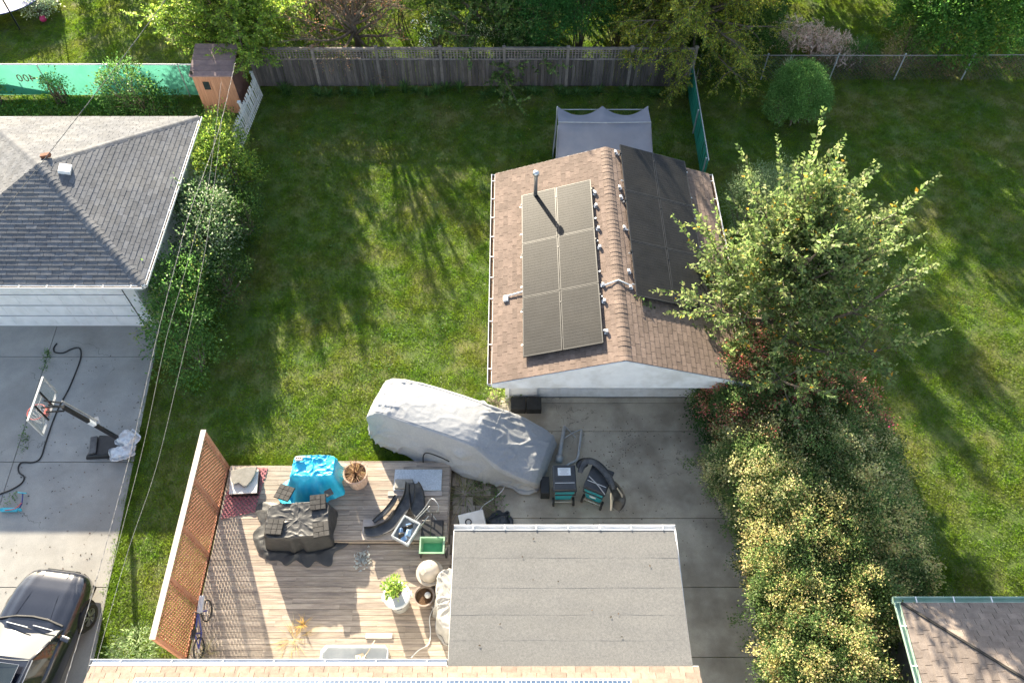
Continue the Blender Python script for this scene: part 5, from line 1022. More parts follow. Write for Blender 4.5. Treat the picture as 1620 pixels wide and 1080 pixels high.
lv = Leaves(); pp = np.array(at(574, 884, zl + .04)) + rng.normal(size=(70, 3)) * [.11, .11, .015]; t = thing('plastic_scrap', 'crumpled scrap of clear plastic on the deck', 'litter', (*at(574, 884, zl).xy, zl)); lv.add(pp, rng.normal(size=(70, 3)), rng.normal(size=(70, 3)) + [0, 0, 1.5], rng.uniform(.05, .13, 70), rng.uniform(.04, .1, 70), np.tile([.62, .66, .66], (70, 1))); tag(lv.build('plastic_film', M['leaf'], t), kind='stuff')
grass_clump('straw_heap', 'line of dry straw lying on the deck', 'straw', (*at(466, 1010, zl).xy, zl), .5, .08, 70, [(.28, .22, .11), (.34, .27, .14)], (1, 1), .006, base_r=.34)
grass_clump('dry_sprig', 'dry yellow sprig standing on the deck', 'plant', (*at(480, 988, zl).xy, zl), .28, .25, 26, [(.40, .28, .10)], (1,), .009, base_r=.05)
grass_clump('lattice_vine', 'dry thin vines at the foot of the lattice screen', 'plant', (-7.45, 4.65, zl), .4, .5, 60, [(.12, .12, .07), (.2, .18, .1)], (1, 1), .006, base_r=.25)
# bicycle leaning on the lattice
M['blue_paint'] = mat('dark_blue_paint', (.03, .04, .16), (.05, .06, .22), 5, .35); M['silver'] = mat('silver_paint', (.55, .56, .6), (.62, .63, .66), 6, .35, metal=.5)
t = thing('bicycle', 'small dark blue bicycle leaning against the lattice screen', 'bicycle', (-7.55, 5.2, zl)); bx_ = -7.55
def bk(y, z): return Vector((bx_ - (z - .2) * .12, y, z + zl))
for y in (4.72, 5.62):
    b = MB(); b.tube([bk(y + .25 * math.cos(a), .27 + .25 * math.sin(a)) for a in np.linspace(0, 2 * math.pi, 25)], .022, 6, False); wh = b.build('wheel', M['rubber'], t)
    for k in range(8): b = MB(); a = k * math.pi / 4; b.tube([bk(y, .27), bk(y + .24 * math.cos(a), .27 + .24 * math.sin(a))], .004, 4); b.build('spoke', M['silver'], wh)
b = MB()
for a_, c_ in (((4.72, .27), (5.08, .30)), ((5.08, .30), (4.98, .62)), ((4.98, .62), (4.72, .27)), ((5.08, .30), (5.45, .66)), ((4.98, .60), (5.45, .68)), ((5.45, .70), (5.62, .27))): b.tube([bk(*a_), bk(*c_)], .02, 8)
b.build('bike_frame', M['blue_paint'], t); b = MB(); b.tube([bk(5.45, .68), bk(5.42, .85)], .015, 8); b.tube([bk(5.38, .87) + Vector((-.04, 0, 0)), bk(5.42, .86), bk(5.38, .87) + Vector((.26, -.03, 0))], .014, 8); b.build('handlebar', M['black'], t); b = MB(); b.obox(bk(4.95, .69), (.06, .13, .03), taper=.7); b.build('saddle', M['black'], t, bevel=.015)
b = MB(); b.obox(bk(5.5, .82) + Vector((.1, .12, 0)), (.06, .2, .05), (.2, 0, 0)); b.build('basket', M['silver'], t, bevel=.02)
# ------------------------------------------------------------ covered car
M['car_cover'] = mat('grey_fabric_car_cover', (.30, .312, .33), (.34, .35, .365), 1.5, .8, .3, 26, fine=.1, c3=(.26, .272, .29), c3sc=1.2, c3amt=.4)
def covered_car():
    L = 5.3; A_ = R(-19.5); org = Vector((-3.98, 11.42, 0)); t = thing('covered_car', 'car under a wrinkled grey fabric cover parked between lawn and driveway', 'car', (-1.5, 10.4, 0))
    S_ = [0, .004, .03, .08, .15, .25, .36, .48, .58, .64, .70, .76, .82, .88, .94, .975, .995, 1.0]
    top = [.25, .75, 1.10, 1.40, 1.52, 1.56, 1.57, 1.56, 1.53, 1.47, 1.30, 1.12, .98, .87, .77, .68, .5, .25]
    hw = [.40, .52, .66, .78, .86, .91, .93, .93, .93, .92, .92, .91, .90, .88, .84, .79, .72, .66]
    ss = np.linspace(0, 1, 170); ss = ss + .04 * np.sin(2 * np.pi * ss) * -1; ss = np.clip(ss, 0, 1); n = 96; V = []
    for s_ in ss:
        tz = float(np.interp(s_, S_, top)); w_ = float(np.interp(s_, S_, hw))
        green = max(0., min(1., (tz - 1.0) / .5))
        for j in range(n + 1):
            q = 2 * j / n - 1; aq = abs(q); sg = 1 if q > 0 else -1
            wr_ = w_ * (1 - .24 * green); 
            if aq < .42: y = wr_ * aq / .42 * .96; z = tz - .09 * (aq / .42) ** 2
            elif aq < .55: k = (aq - .42) / .13; y = wr_ * (.96 + .05 * k); z = tz - .09 - .13 * k
            else:
                k = (aq - .55) / .45; zs = tz - .22; y = wr_ * 1.01 + (w_ * 1.03 - wr_) * min(1, k * 1.6) + .05 * k ** 2 - .07 * math.sin(math.pi * k) * (.6 + .8 * abs(noise.noise((s_ * 6, sg, 5)))); z = zs + (.12 - zs) * k
            hang = max(0, (aq - .45) / .55); fx = s_ * L
            f = noise.noise((fx * 1.9 + q * .7, sg * 5, 2)) * .8 + .5 * math.sin(fx * 4.2 + 2 * noise.noise((fx * .8, sg, 7)))
            y += .045 * f * hang
            if aq > .93: z += .07 * noise.noise((fx * 1.6, sg * 3, 4)) + .02
            p_ = Vector((fx, sg * y, z))
            # stretched creases running from the high points
            def rg(x, y, k, sh): return max(0., 1 - abs(noise.noise((x, y, k))) * sh) ** 2
            e1 = rg(p_.x * .55 + p_.y * 1.0, p_.y * 2.4 - p_.x * .9 + p_.z, 2.2, 7); e2 = rg(p_.x * 1.3 - p_.y * 1.6, p_.y * 3.2 + p_.x * .8 + p_.z * 2, 9.1, 6); e3 = rg(p_.x * 3.4 + p_.z * 2, p_.y * 2.2 - p_.x, 21, 5)
            soft = noise.noise((p_.x * 1.1, p_.y * 1.6, p_.z * 1.3 + 3))
            ends = 1. if s_ < .2 or s_ > .62 else .35
            am = .03 * ends + .024 * hang
            p_.z += (1 - hang * .6) * (am * (e1 + .7 * e2) - .012 * e3 * ends + .03 * soft * ends); p_.y += sg * hang * (am * (e1 + e2) * 1.3 + .05 * soft); p_.x += (.03 * e3 + .03 * soft) * (1 if s_ > .9 or s_ < .06 else .2)
            # mirror bulges
            for mx in (3.05,):
                d2 = ((fx - mx) / .2) ** 2 + ((p_.z - 1.0) / .14) ** 2; p_.y += sg * .16 * math.exp(-d2) * (aq > .4)
            p_.z = max(p_.z, .04); p_.rotate(Euler((0, 0, A_))); V.append(p_ + org)
    F = [(i * (n + 1) + j, (i + 1) * (n + 1) + j, (i + 1) * (n + 1) + j + 1, i * (n + 1) + j + 1) for i in range(169) for j in range(n)]
    b = MB(); b.add(V, F); b.build('fabric_cover', M['car_cover'], t, smooth=True)
    M_ = 97
    for j0, (i0, i1) in ((30, (10, 150)), (66, (10, 150))):
        b = MB(); b.tube([V[i * M_ + j0] + Vector((0, 0, .004)) for i in range(i0, i1, 2)], .007, 4); b.build('seam', M['car_cover'], t)
    b = MB(); b.tube([V[112 * M_ + j] + Vector((0, 0, .004)) for j in range(4, 93)], .007, 4); b.build('seam', M['car_cover'], t)
    for fx0, side in ((3.42, 1),):
        q_ = [Vector((fx0 + .03 * i, .55 - .13 * i, 1.19 - .012 * i)) for i in range(5)]
        for p_ in q_: p_.rotate(Euler((0, 0, A_)))
        b = MB(); [b.bar(q_[i] + org, q_[i + 1] + org, .05, .012) for i in range(4)]; b.build('reflective_strip', M['white_metal'], t)
    for fx in (.85, 3.85):
        for s_ in (-1, 1):
            p_ = Vector((fx, s_ * .62, .32)); p_.rotate(Euler((0, 0, A_))); b = MB(); b.lathe([(.32, -.1), (.33, 0), (.32, .1)], p_ + org, 20, Matrix.Rotation(A_, 3, 'Z') @ Matrix.Rotation(R(90), 3, 'X')); b.build('tyre', M['rubber'], t)
    pts = [Vector(q) for q in ((2.0, -1.12, .35), (2.0, -1.03, .62), (2.12, -.98, .76), (2.5, -.97, .72), (2.75, -.98, .66))]
    for q in pts: q.rotate(Euler((0, 0, A_)))
    b = MB(); b.tube(smooth_path([q + org for q in pts], 5), .018, 6); b.build('tie_strap', M['black'], t, smooth=True)
    return t
covered_car()
# ------------------------------------------------------------ wheelie bins and bumper
M['teal'] = mat('teal_bin_plastic', (.015, .27, .34), (.02, .32, .40), 3, .5, c3=(.03, .2, .26), c3sc=5, c3amt=.4); M['lid_black'] = mat('charcoal_lid', (.028, .033, .04), (.04, .045, .052), 4, .5, c3=(.07, .075, .08), c3sc=5, c3amt=.3)
M['sticker'] = mat('white_sticker', (.62, .66, .70), (.70, .74, .77), 12, .6)
def bin_(label, x, y, rz, sticker):
    t = thing('wheelie_bin', label, 'bin', (x, y, .03), rz, 'teal wheelie bins on the driveway'); b = MB()
    b.add([(-.21, -.22, .06), (.21, -.22, .06), (.21, .22, .06), (-.21, .22, .06), (-.29, -.36, .98), (.29, -.36, .98), (.29, .34, .98), (-.29, .34, .98)], MB.BF); b.build('bin_body', M['teal'], t, bevel=.03)
    b = MB(); b.box((-.31, -.385, .95), (.31, .36, .985)); b.build('bin_rim', M['lid_black'], t, bevel=.012)
    b = MB(); b.obox((0, -.0, 1.015), (.31, .37, .03), taper=.95); l = b.build('lid', M['lid_black'], t, bevel=.02)
    b = MB(); b.obox((0, .06, 1.048), (.22, .2, .006)); b.build('lid_panel', M['lid_black'], l, bevel=.004); b = MB(); b.bar((-.26, -.16, 1.05), (.26, -.16, 1.05), .012, .012); b.build('lid_ridge', M['sticker'], l)
    if sticker:
        b = MB(); b.obox((0, .16, 1.0565), (.17, .11, .002)); s_ = b.build('label', M['sticker'], l); b = MB(); [b.obox((random.uniform(-.02, .02), .09 + i * .03, 1.06), (random.uniform(.08, .14), .006, .001)) for i in range(6)]; tag(b.build('print_line', M['tubing'], s_), kind='stuff')
    b = MB(); b.tube([(-.27, -.38, .93), (-.27, -.46, .95), (.27, -.46, .95), (.27, -.38, .93)], .018, 8); b.build('handle', M['teal'] if 0 else M['black'], t)
    for s_ in (-1, 1): b = MB(); b.lathe([(.12, -.03), (.13, 0), (.12, .03)], (s_ * .27, -.3, .13), 20, Matrix.Rotation(R(90), 3, 'Y')); w_ = b.build('wheel', M['rubber'], t); b = MB(); b.lathe([(.05, -.034), (.05, .034)], (s_ * .27, -.3, .13), 12, Matrix.Rotation(R(90), 3, 'Y')); b.build('hub', M['tubing'], w_)
    b = MB(); b.tube([(-.27, -.3, .13), (.27, -.3, .13)], .015, 6); b.build('axle', M['tubing'], t); return t
bin_('teal wheelie bin with white sticker on its black lid', 1.39, 8.92, R(1), True)
t2 = bin_('teal wheelie bin with car bumper lying across its lid', 2.30, 8.88, R(-24), False)
b = MB(); b.obox((0, -.375, .62), (.09, .006, .04)); k = b.build('label', M['sticker'], None); k.parent = t2; k.rotation_euler = (0, 0, 0)
M['chrome'] = mat('tarnished_chrome', (.6, .57, .5), (.7, .66, .6), 6, .3, metal=.7)
bt = thing('car_bumper', 'black and chrome car bumper slung over the right wheelie bin', 'bumper', (2.4, 8.8, 1.06))
def rb(name, pix, w_, curl, m, n=5): return ribbon(name, None, smooth_path([at(u, v, z) for u, v, z in pix], n), w_, 0, curl, m, None, tag_=False, parent=bt, thick=.015)
rb('bumper_beam', ((917, 748, 1.06), (926, 731, 1.14), (941, 733, 1.18), (955, 745, 1.2), (966, 762, 1.18), (970, 775, 1.05)), .20, .05, M['bumper'])
rb('bumper_end', ((916, 742, .95), (921, 735, 1.03), (930, 733, 1.1)), .3, .08, M['bumper'])
rb('bumper_wing', ((966, 766, 1.15), (975, 778, .95), (980, 792, .7), (974, 806, .45)), .34, .06, M['bumper'])
rb('chrome_trim', ((976, 772, 1.05), (983, 782, .85), (986, 795, .6), (984, 802, .5)), .05, .01, M['chrome']); rb('chrome_trim', ((966, 780, 1.0), (967, 795, .75), (966, 808, .5)), .06, .01, M['chrome'])
b = MB(); b.tube(smooth_path([at(u, v, z) for u, v, z in ((932, 753, 1.16), (945, 766, 1.15), (957, 782, 1.1))], 4), .015, 6); b.build('bracket_rod', M['tubing'], bt)
t = thing('metal_pole', 'grey metal pole with flared foot lying behind the wheelie bins', 'pole', (*at(890, 700, .1).xy, .03)); b = MB(); b.tube([at(893, 674, .12), at(888, 702, .12), at(885, 722, .12)], [.05, .055, .075], 12); b.tube([at(885, 722, .12), at(884, 731, .12)], [.12, .1], 12); b.build('pole_shaft', M['steel'], t, smooth=True)
t = thing('metal_bar', 'bent grey metal bar lying on the driveway by the poles', 'bar', (*at(916, 705, .1).xy, .03)); b = MB(); b.tube(smooth_path([at(u, v, .1) for u, v in ((920, 680), (917, 705), (913, 726), (903, 732), (894, 738))], 3), .035, 10); b.build('bar_shaft', M['steel'], t, smooth=True)
b = MB(); b.tube(smooth_path([at(u, v, .1) for u, v in ((920, 679), (905, 685), (891, 694))], 3), .018, 8); b.tube(smooth_path([at(u, v, .12) for u, v in ((893, 673), (900, 680), (911, 692))], 3), .012, 6); tag(b.build('wire_bracket', M['tubing']), 'thin crossed wire bracket between pole and bar', 'bracket')
b = MB(); b.box((.78, 8.75, .03), (1.02, 9.25, .42)); tag(b.build('dark_crate', M['black'], bevel=.02), 'dark crate between covered car and left wheelie bin', 'crate')
for i, lb in enumerate(('left black rubber block at the garage corner', 'right black rubber block beside the garage door')): b = MB(); b.box((-.04 + i * .46, 11.42, .03), (.40 + i * .46, 11.84, .30)); tag(b.build('rubber_block', M['rubber'], bevel=.015), lb, 'block', 'black rubber blocks by the garage')
b = MB(); b.obox((-1.05, 8.02, .2), (.34, .26, .16), (R(18), R(-6), R(12))); t = thing('white_appliance', 'white plastic appliance panel with round vent beside the flat roof', 'appliance', (-1.05, 8.02, 0)); b.build('casing', M['tray'] if 0 else M['white_board'], t, bevel=.02)
rt = Euler((R(18), R(-6), R(12))).to_matrix(); c0 = Vector((-1.05, 8.02, .2)); b = MB(); b.lathe([(.08, .0), (.09, .02), (.06, .02), (.06, 0)], c0 + rt @ Vector((-.1, .02, .16)), 20, rt, False); b.build('vent_ring', M['black'], t)
for i in range(3): b = MB(); b.obox(c0 + rt @ Vector((.14 + i * .06, 0, .165)), (.012, .22, .012), rt); b.build('rib', M['white_board'], t)
drape('rag_heap', 'crumpled dark teal rag on the ground by the flat roof', 'rag', (-.35, 8.05), .2, .12, .4, .14, .03, M['lid_black'], flare=.08, skirt=.12, fold=.05, nf=6, seed=31, wr=.03, nt=60)
# ------------------------------------------------------------ shed, tent
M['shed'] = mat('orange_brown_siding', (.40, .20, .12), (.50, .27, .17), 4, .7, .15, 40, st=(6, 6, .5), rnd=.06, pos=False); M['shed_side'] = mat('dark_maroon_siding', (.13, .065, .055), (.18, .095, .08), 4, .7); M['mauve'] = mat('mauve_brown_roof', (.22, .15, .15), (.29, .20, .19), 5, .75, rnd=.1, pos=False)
SX0, SX1, SY0, SY1 = -11.86, -10.38, 24.72, 26.05; t = thing('garden_shed', 'small orange brown shed with slatted roof beside the picket fence', 'shed', (-11.1, 25.3, 0)); b = MB(); b.box((SX0, SY0 + .01, 0), (SX1 - .012, SY1, 1.72)); sw = b.build('wall', M['shed'], t)
for i in range(12):
    wd_ = (SX1 - SX0) / 12; b = MB(); b.obox((0, 0, .86), (wd_ / 2 - .003, .008, .86)); place(b.mesh('siding_board', M['shed']), 'siding_board', (SX0 + (i + .5) * wd_, SY0, 0), sw)
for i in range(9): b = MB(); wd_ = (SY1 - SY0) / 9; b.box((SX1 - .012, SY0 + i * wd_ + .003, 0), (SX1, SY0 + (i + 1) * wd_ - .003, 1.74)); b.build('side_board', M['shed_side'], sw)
b = MB(); b.obox((SX0 + .44, SY0 - .012, 1.30), (.16, .012, .22)); wf = b.build('window', M['shed'], t); b = MB(); b.obox((SX0 + .44, SY0 - .026, 1.30), (.12, .003, .18)); b.build('pane', M['window'], wf)
rfm = MB(); rfm.prism([(SY0 - .08, 1.72), (SY1 + .1, 2.02), (SY1 + .1, 2.06), (SY0 - .08, 1.76)], 0, SX0 - .06, SX1 + .06); rf = rfm.build('roof', M['mauve'], t)
for i in range(6):
    y0_ = SY0 - .09 + i * .255; b = MB(); s_ = .30 / 1.51; b.prism([(y0_, 1.763 + s_ * (y0_ - SY0 + .08)), (y0_ + .24, 1.763 + s_ * (y0_ + .24 - SY0 + .08)), (y0_ + .24, 1.785 + s_ * (y0_ + .24 - SY0 + .08)), (y0_, 1.785 + s_ * (y0_ - SY0 + .08))], 0, SX0 - .07, SX1 + .07); b.build('roof_slat', M['mauve'], rf)
b = MB(); b.obox((SX0 + .02, SY0 + .0, 1.86), (.05, .04, .05)); b.build('roof_hook', M['black'], t)
M['tent'] = mat('blue_grey_canvas', (.20, .215, .26), (.25, .26, .30), 2, .8, .2, 60, c3=(.21, .21, .24), c3sc=.8, c3amt=.5)
t = thing('canvas_shelter', 'grey canvas shelter tent standing behind the solar garage', 'tent', (3.2, 21.3, 0)); n = 48; V = []; rowsT = [(22.75, 'back'), (22.4, 'b2'), (22.05, 'b3'), (21.72, 'ridge'), (21.45, 'f1'), (21.0, 'f2'), (20.5, 'f3'), (20.1, 'f4')]
for y, k in rowsT:
    for i in range(n + 1):
        u = i / n; x = 1.60 + 3.2 * u; sc = 4 * (u * 2 % 1) * (1 - u * 2 % 1) if u < 1 else 0
        if k == 'back': z = 1.95 - .2 * sc; yy = y - .25 * sc
        elif k == 'ridge': z = 2.08 - .03 * sc; yy = y
        elif k[0] == 'b': f = .33 if k == 'b2' else .67; z = 1.95 + .13 * f - (.2 * (1 - f) + .03) * sc; yy = y - .25 * (1 - f) * sc
        else: f = int(k[1]) / 4; z = 2.08 - 1.1 * f - .03 * sc; yy = y; x += (u - .5) * .25 * f
        V.append(Vector((x, yy, z + .012 * noise.noise((x * 3, y * 2, 1)))))
F = [(r_ * (n + 1) + i, r_ * (n + 1) + i + 1, (r_ + 1) * (n + 1) + i + 1, (r_ + 1) * (n + 1) + i) for r_ in range(7) for i in range(n)]
b = MB(); b.add(V, F); rt_ = b.build('canvas_roof', M['tent'], t, smooth=True)
b = MB(); b.tube([(1.60, 21.72, 2.10), (3.2, 21.72, 2.075), (4.8, 21.72, 2.10)], .016, 6); b.build('ridge_seam', M['steel'], t)
b = MB(); b.add([(4.80, 22.72, 1.9), (4.80, 21.72, 2.06), (4.92, 20.1, .98), (5.0, 20.1, .03), (4.9, 21.7, .03), (4.85, 22.72, .03)], [(0, 1, 2, 3, 4, 5)]); b.build('side_wall', M['tent'], t)
b = MB(); b.add([(1.60, 22.72, 1.9), (1.60, 22.2, 2.0), (1.50, 22.1, 0.02), (1.52, 22.72, .02)], [(0, 1, 2, 3)]); b.add([(1.48, 20.1, .98), (1.62, 21.55, 2.0), (1.56, 21.2, .02), (1.42, 20.1, .02)], [(0, 1, 2, 3)]); b.build('door_flap', M['tent'], t)
b = MB(); b.add([(1.46, 20.1, .97), (4.94, 20.1, .97), (5.0, 20.08, .02), (1.42, 20.08, .02)], [(0, 1, 2, 3)]); b.build('front_wall', M['tent'], t)
for x, y in ((1.6, 22.72), (3.2, 22.72), (4.8, 22.72), (1.6, 21.72), (4.8, 21.72)): b = MB(); b.tube([(x, y, 0), (x, y, 1.95)], .02, 8); b.build('tent_pole', M['white_metal'], t)
b = MB(); b.tube([(1.6, 22.8, 1.75), (4.8, 22.8, 1.75)], .018, 6); b.build('tent_bar', M['steel'], t)
# ------------------------------------------------------------ basketball hoop
BH = thing('basketball_hoop', 'portable basketball hoop with clear backboard and black base on driveway', 'basketball hoop', (-11.4, 10.25, .03)); b = MB(); by0 = Vector((-11.35, 10.3, .03))
b.add([by0 + Vector(q) for q in ((-.72, -.38, 0), (.62, -.30, 0), (.62, .34, 0), (-.52, .40, 0), (-.66, -.32, .14), (.56, -.26, .2), (.56, .28, .2), (-.48, .34, .14))], MB.BF); bb = b.build('base', M['black'], BH, bevel=.04)
b = MB(); b.obox(by0 + Vector((-.52, .0, .18)), (.1, .28, .03), (0, 0, R(12))); b.build('base_rib', M['bumper'], bb, bevel=.02)
pb_, pt_ = Vector((-11.08, 10.46, .15)), Vector((-11.62, 10.22, 2.55)); mid = pb_.lerp(pt_, .45)
b = MB(); b.bar(pb_, pt_, .09, .09); b.build('pole', M['black'], BH); b = MB(); b.bar(pb_.lerp(pt_, .5), pb_.lerp(pt_, .6), .1, .1); b.build('pole_sticker', M['sticker'], BH)
bd = Vector((-11.93, 10.06, 2.86)); th = R(92)
X_ = Vector((math.cos(th), math.sin(th), 0)); mt = Matrix((X_, Vector((-X_.y, X_.x, 0)), Vector((0, 0, 1)))).transposed()
M['acrylic'] = mat('clear_acrylic', (.30, .34, .35), (.36, .40, .41), 2, .1, alpha=.25, spec=.6)
b = MB(); b.obox(bd, (.60, .008, .36), mt); bo = b.build('backboard', M['acrylic'], BH)
b = MB(); [b.obox(bd + mt @ Vector(q), h, mt) for q, h in (((-.62, 0, 0), (.02, .025, .40)), ((.62, 0, 0), (.02, .025, .40)), ((0, 0, .38), (.6, .025, .02)), ((0, 0, -.38), (.6, .03, .02)))]; b.build('board_frame', M['steel'], bo)
b = MB(); [b.obox(bd + mt @ Vector((s_ * .2, -.03, 0)), (.02, .015, .36), mt) for s_ in (-1, 1)]; b.build('board_strut', M['black'], bo)
b = MB(); [b.obox(bd + mt @ Vector(q), h, mt) for q, h in (((-.24, .011, -.05), (.02, .002, .2)), ((.24, .011, -.05), (.02, .002, .2)), ((0, .011, .16), (.22, .002, .02)))]; b.build('target_line', M['white'], bo)
for s_ in (-1, 1):
    for dz in (.1, -.12): b = MB(); b.bar(pt_ + Vector((0, s_ * .06, dz - .0)), bd + mt @ Vector((s_ * .1, -.04, dz)), .03, .03); b.build('arm', M['black'], BH)
b = MB(); b.bar(mid + Vector((.03, .1, .1)), pt_ + Vector((.0, .1, .12)), .035, .035); b.obox(mid + Vector((.0, .12, .12)), (.05, .1, .03), (.3, .2, .5)); b.build('height_lever', M['tubing'], BH)
M['orange'] = mat('red_orange_rim', (.55, .10, .08), (.62, .14, .11), 6, .5); rc = bd + mt @ Vector((0, .30, -.28))
b = MB(); b.tube([rc + Vector((.225 * math.cos(a), .225 * math.sin(a), 0)) for a in np.linspace(0, 2 * math.pi, 29)], .012, 6, False); ri = b.build('rim', M['orange'], BH); b = MB(); b.obox(bd + mt @ Vector((0, .04, -.28)), (.1, .03, .06), mt); b.build('rim_plate', M['orange'], ri)
b = MB()
for k in range(12):
    for s_ in (1, -1):
        pts = [rc + Vector(((.22 - .09 * q) * math.cos(k * math.pi / 6 + s_ * q * .5), (.22 - .09 * q) * math.sin(k * math.pi / 6 + s_ * q * .5), -.38 * q)) for q in (0, .33, .66, 1)]; b.tube(pts, .006, 4)
b.build('net', M['white'], ri)
M['bag'] = mat('woven_white_sandbag', (.50, .54, .58), (.66, .69, .72), 8, .7, .3, 60, c3=(.38, .30, .24), c3sc=5, c3amt=.5)
drape('sandbag', 'white woven sandbag slumped on the hoop base nearest the lawn', 'sandbag', (-10.95, 10.05), .26, .15, .3, .36, .23, M['bag'], flare=.04, skirt=.05, fold=.04, nf=5, seed=41, wr=.03, nt=60); drape('sand_sack', 'white sack with brown print against the hoop pole', 'sandbag', (-10.9, 10.45), .2, .17, -.5, .44, .24, M['bag'], flare=.05, skirt=.05, fold=.05, nf=5, seed=45, wr=.04, nt=60)
b = MB(); b.tube(smooth_path([at(u, v, .05) for u, v in ((90, 543), (85, 550), (87, 557), (100, 558), (113, 552), (124, 550), (128, 556), (126, 572), (110, 612), (95, 640), (84, 665), (72, 700), (64, 724), (52, 731), (35, 731), (29, 738), (30, 747), (38, 754), (34, 764), (18, 774), (0, 781), (-12, 786))], 5), .022, 6); tag(b.build('garden_hose', M['black'], smooth=True), 'black hose snaking across the pale driveway', 'hose')
# scooter
t = thing('kick_scooter', 'blue and red kick scooter lying on the driveway', 'scooter', (-13.7, 8.6, .03)); M['red'] = mat('red_paint', (.5, .05, .04), (.55, .08, .06), 5, .4); M['sky'] = mat('turquoise_plastic', (.05, .42, .52), (.08, .48, .58), 5, .4)
pa, pb2, pc2 = at(2, 806, .1), at(28, 806, .1), at(36, 780, .12)
b = MB(); b.bar(pa, pb2, .11, .04); b.build('deck_board', M['sky'], t); b = MB(); b.tube(smooth_path([pb2, at(34, 797, .14), pc2], 4), .02, 8); b.build('stem', M['blue_paint'], t); b = MB(); b.tube([pc2 + Vector((-.13, .02, .02)), pc2 + Vector((.13, -.02, .05))], .018, 8); b.build('handlebar', M['sky'], t); b = MB(); b.tube(smooth_path([at(8, 807, .13), at(24, 804, .16), at(34, 795, .19)], 4), .012, 6); b.build('brace', M['red'], t)
for p_ in (pa, pb2 + Vector((.06, 0, 0))): b = MB(); b.lathe([(.05, -.015), (.055, 0), (.05, .015)], p_, 14, Matrix.Rotation(R(70), 3, 'X')); b.build('wheel', M['sky'], t)
# driveway weeds in the joint
bush('joint_weeds', 'weeds growing along the joint of the pale driveway', 'weeds', [(*at(u, v).xy, .02, .09, .22, .07) for u, v in ((76, 565), (73, 580), (46, 672), (42, 690), (37, 712), (20, 790))], dens=140, per=9, spread=.04, cols=EG(1.), L=.05, W=.03, stalk=False)
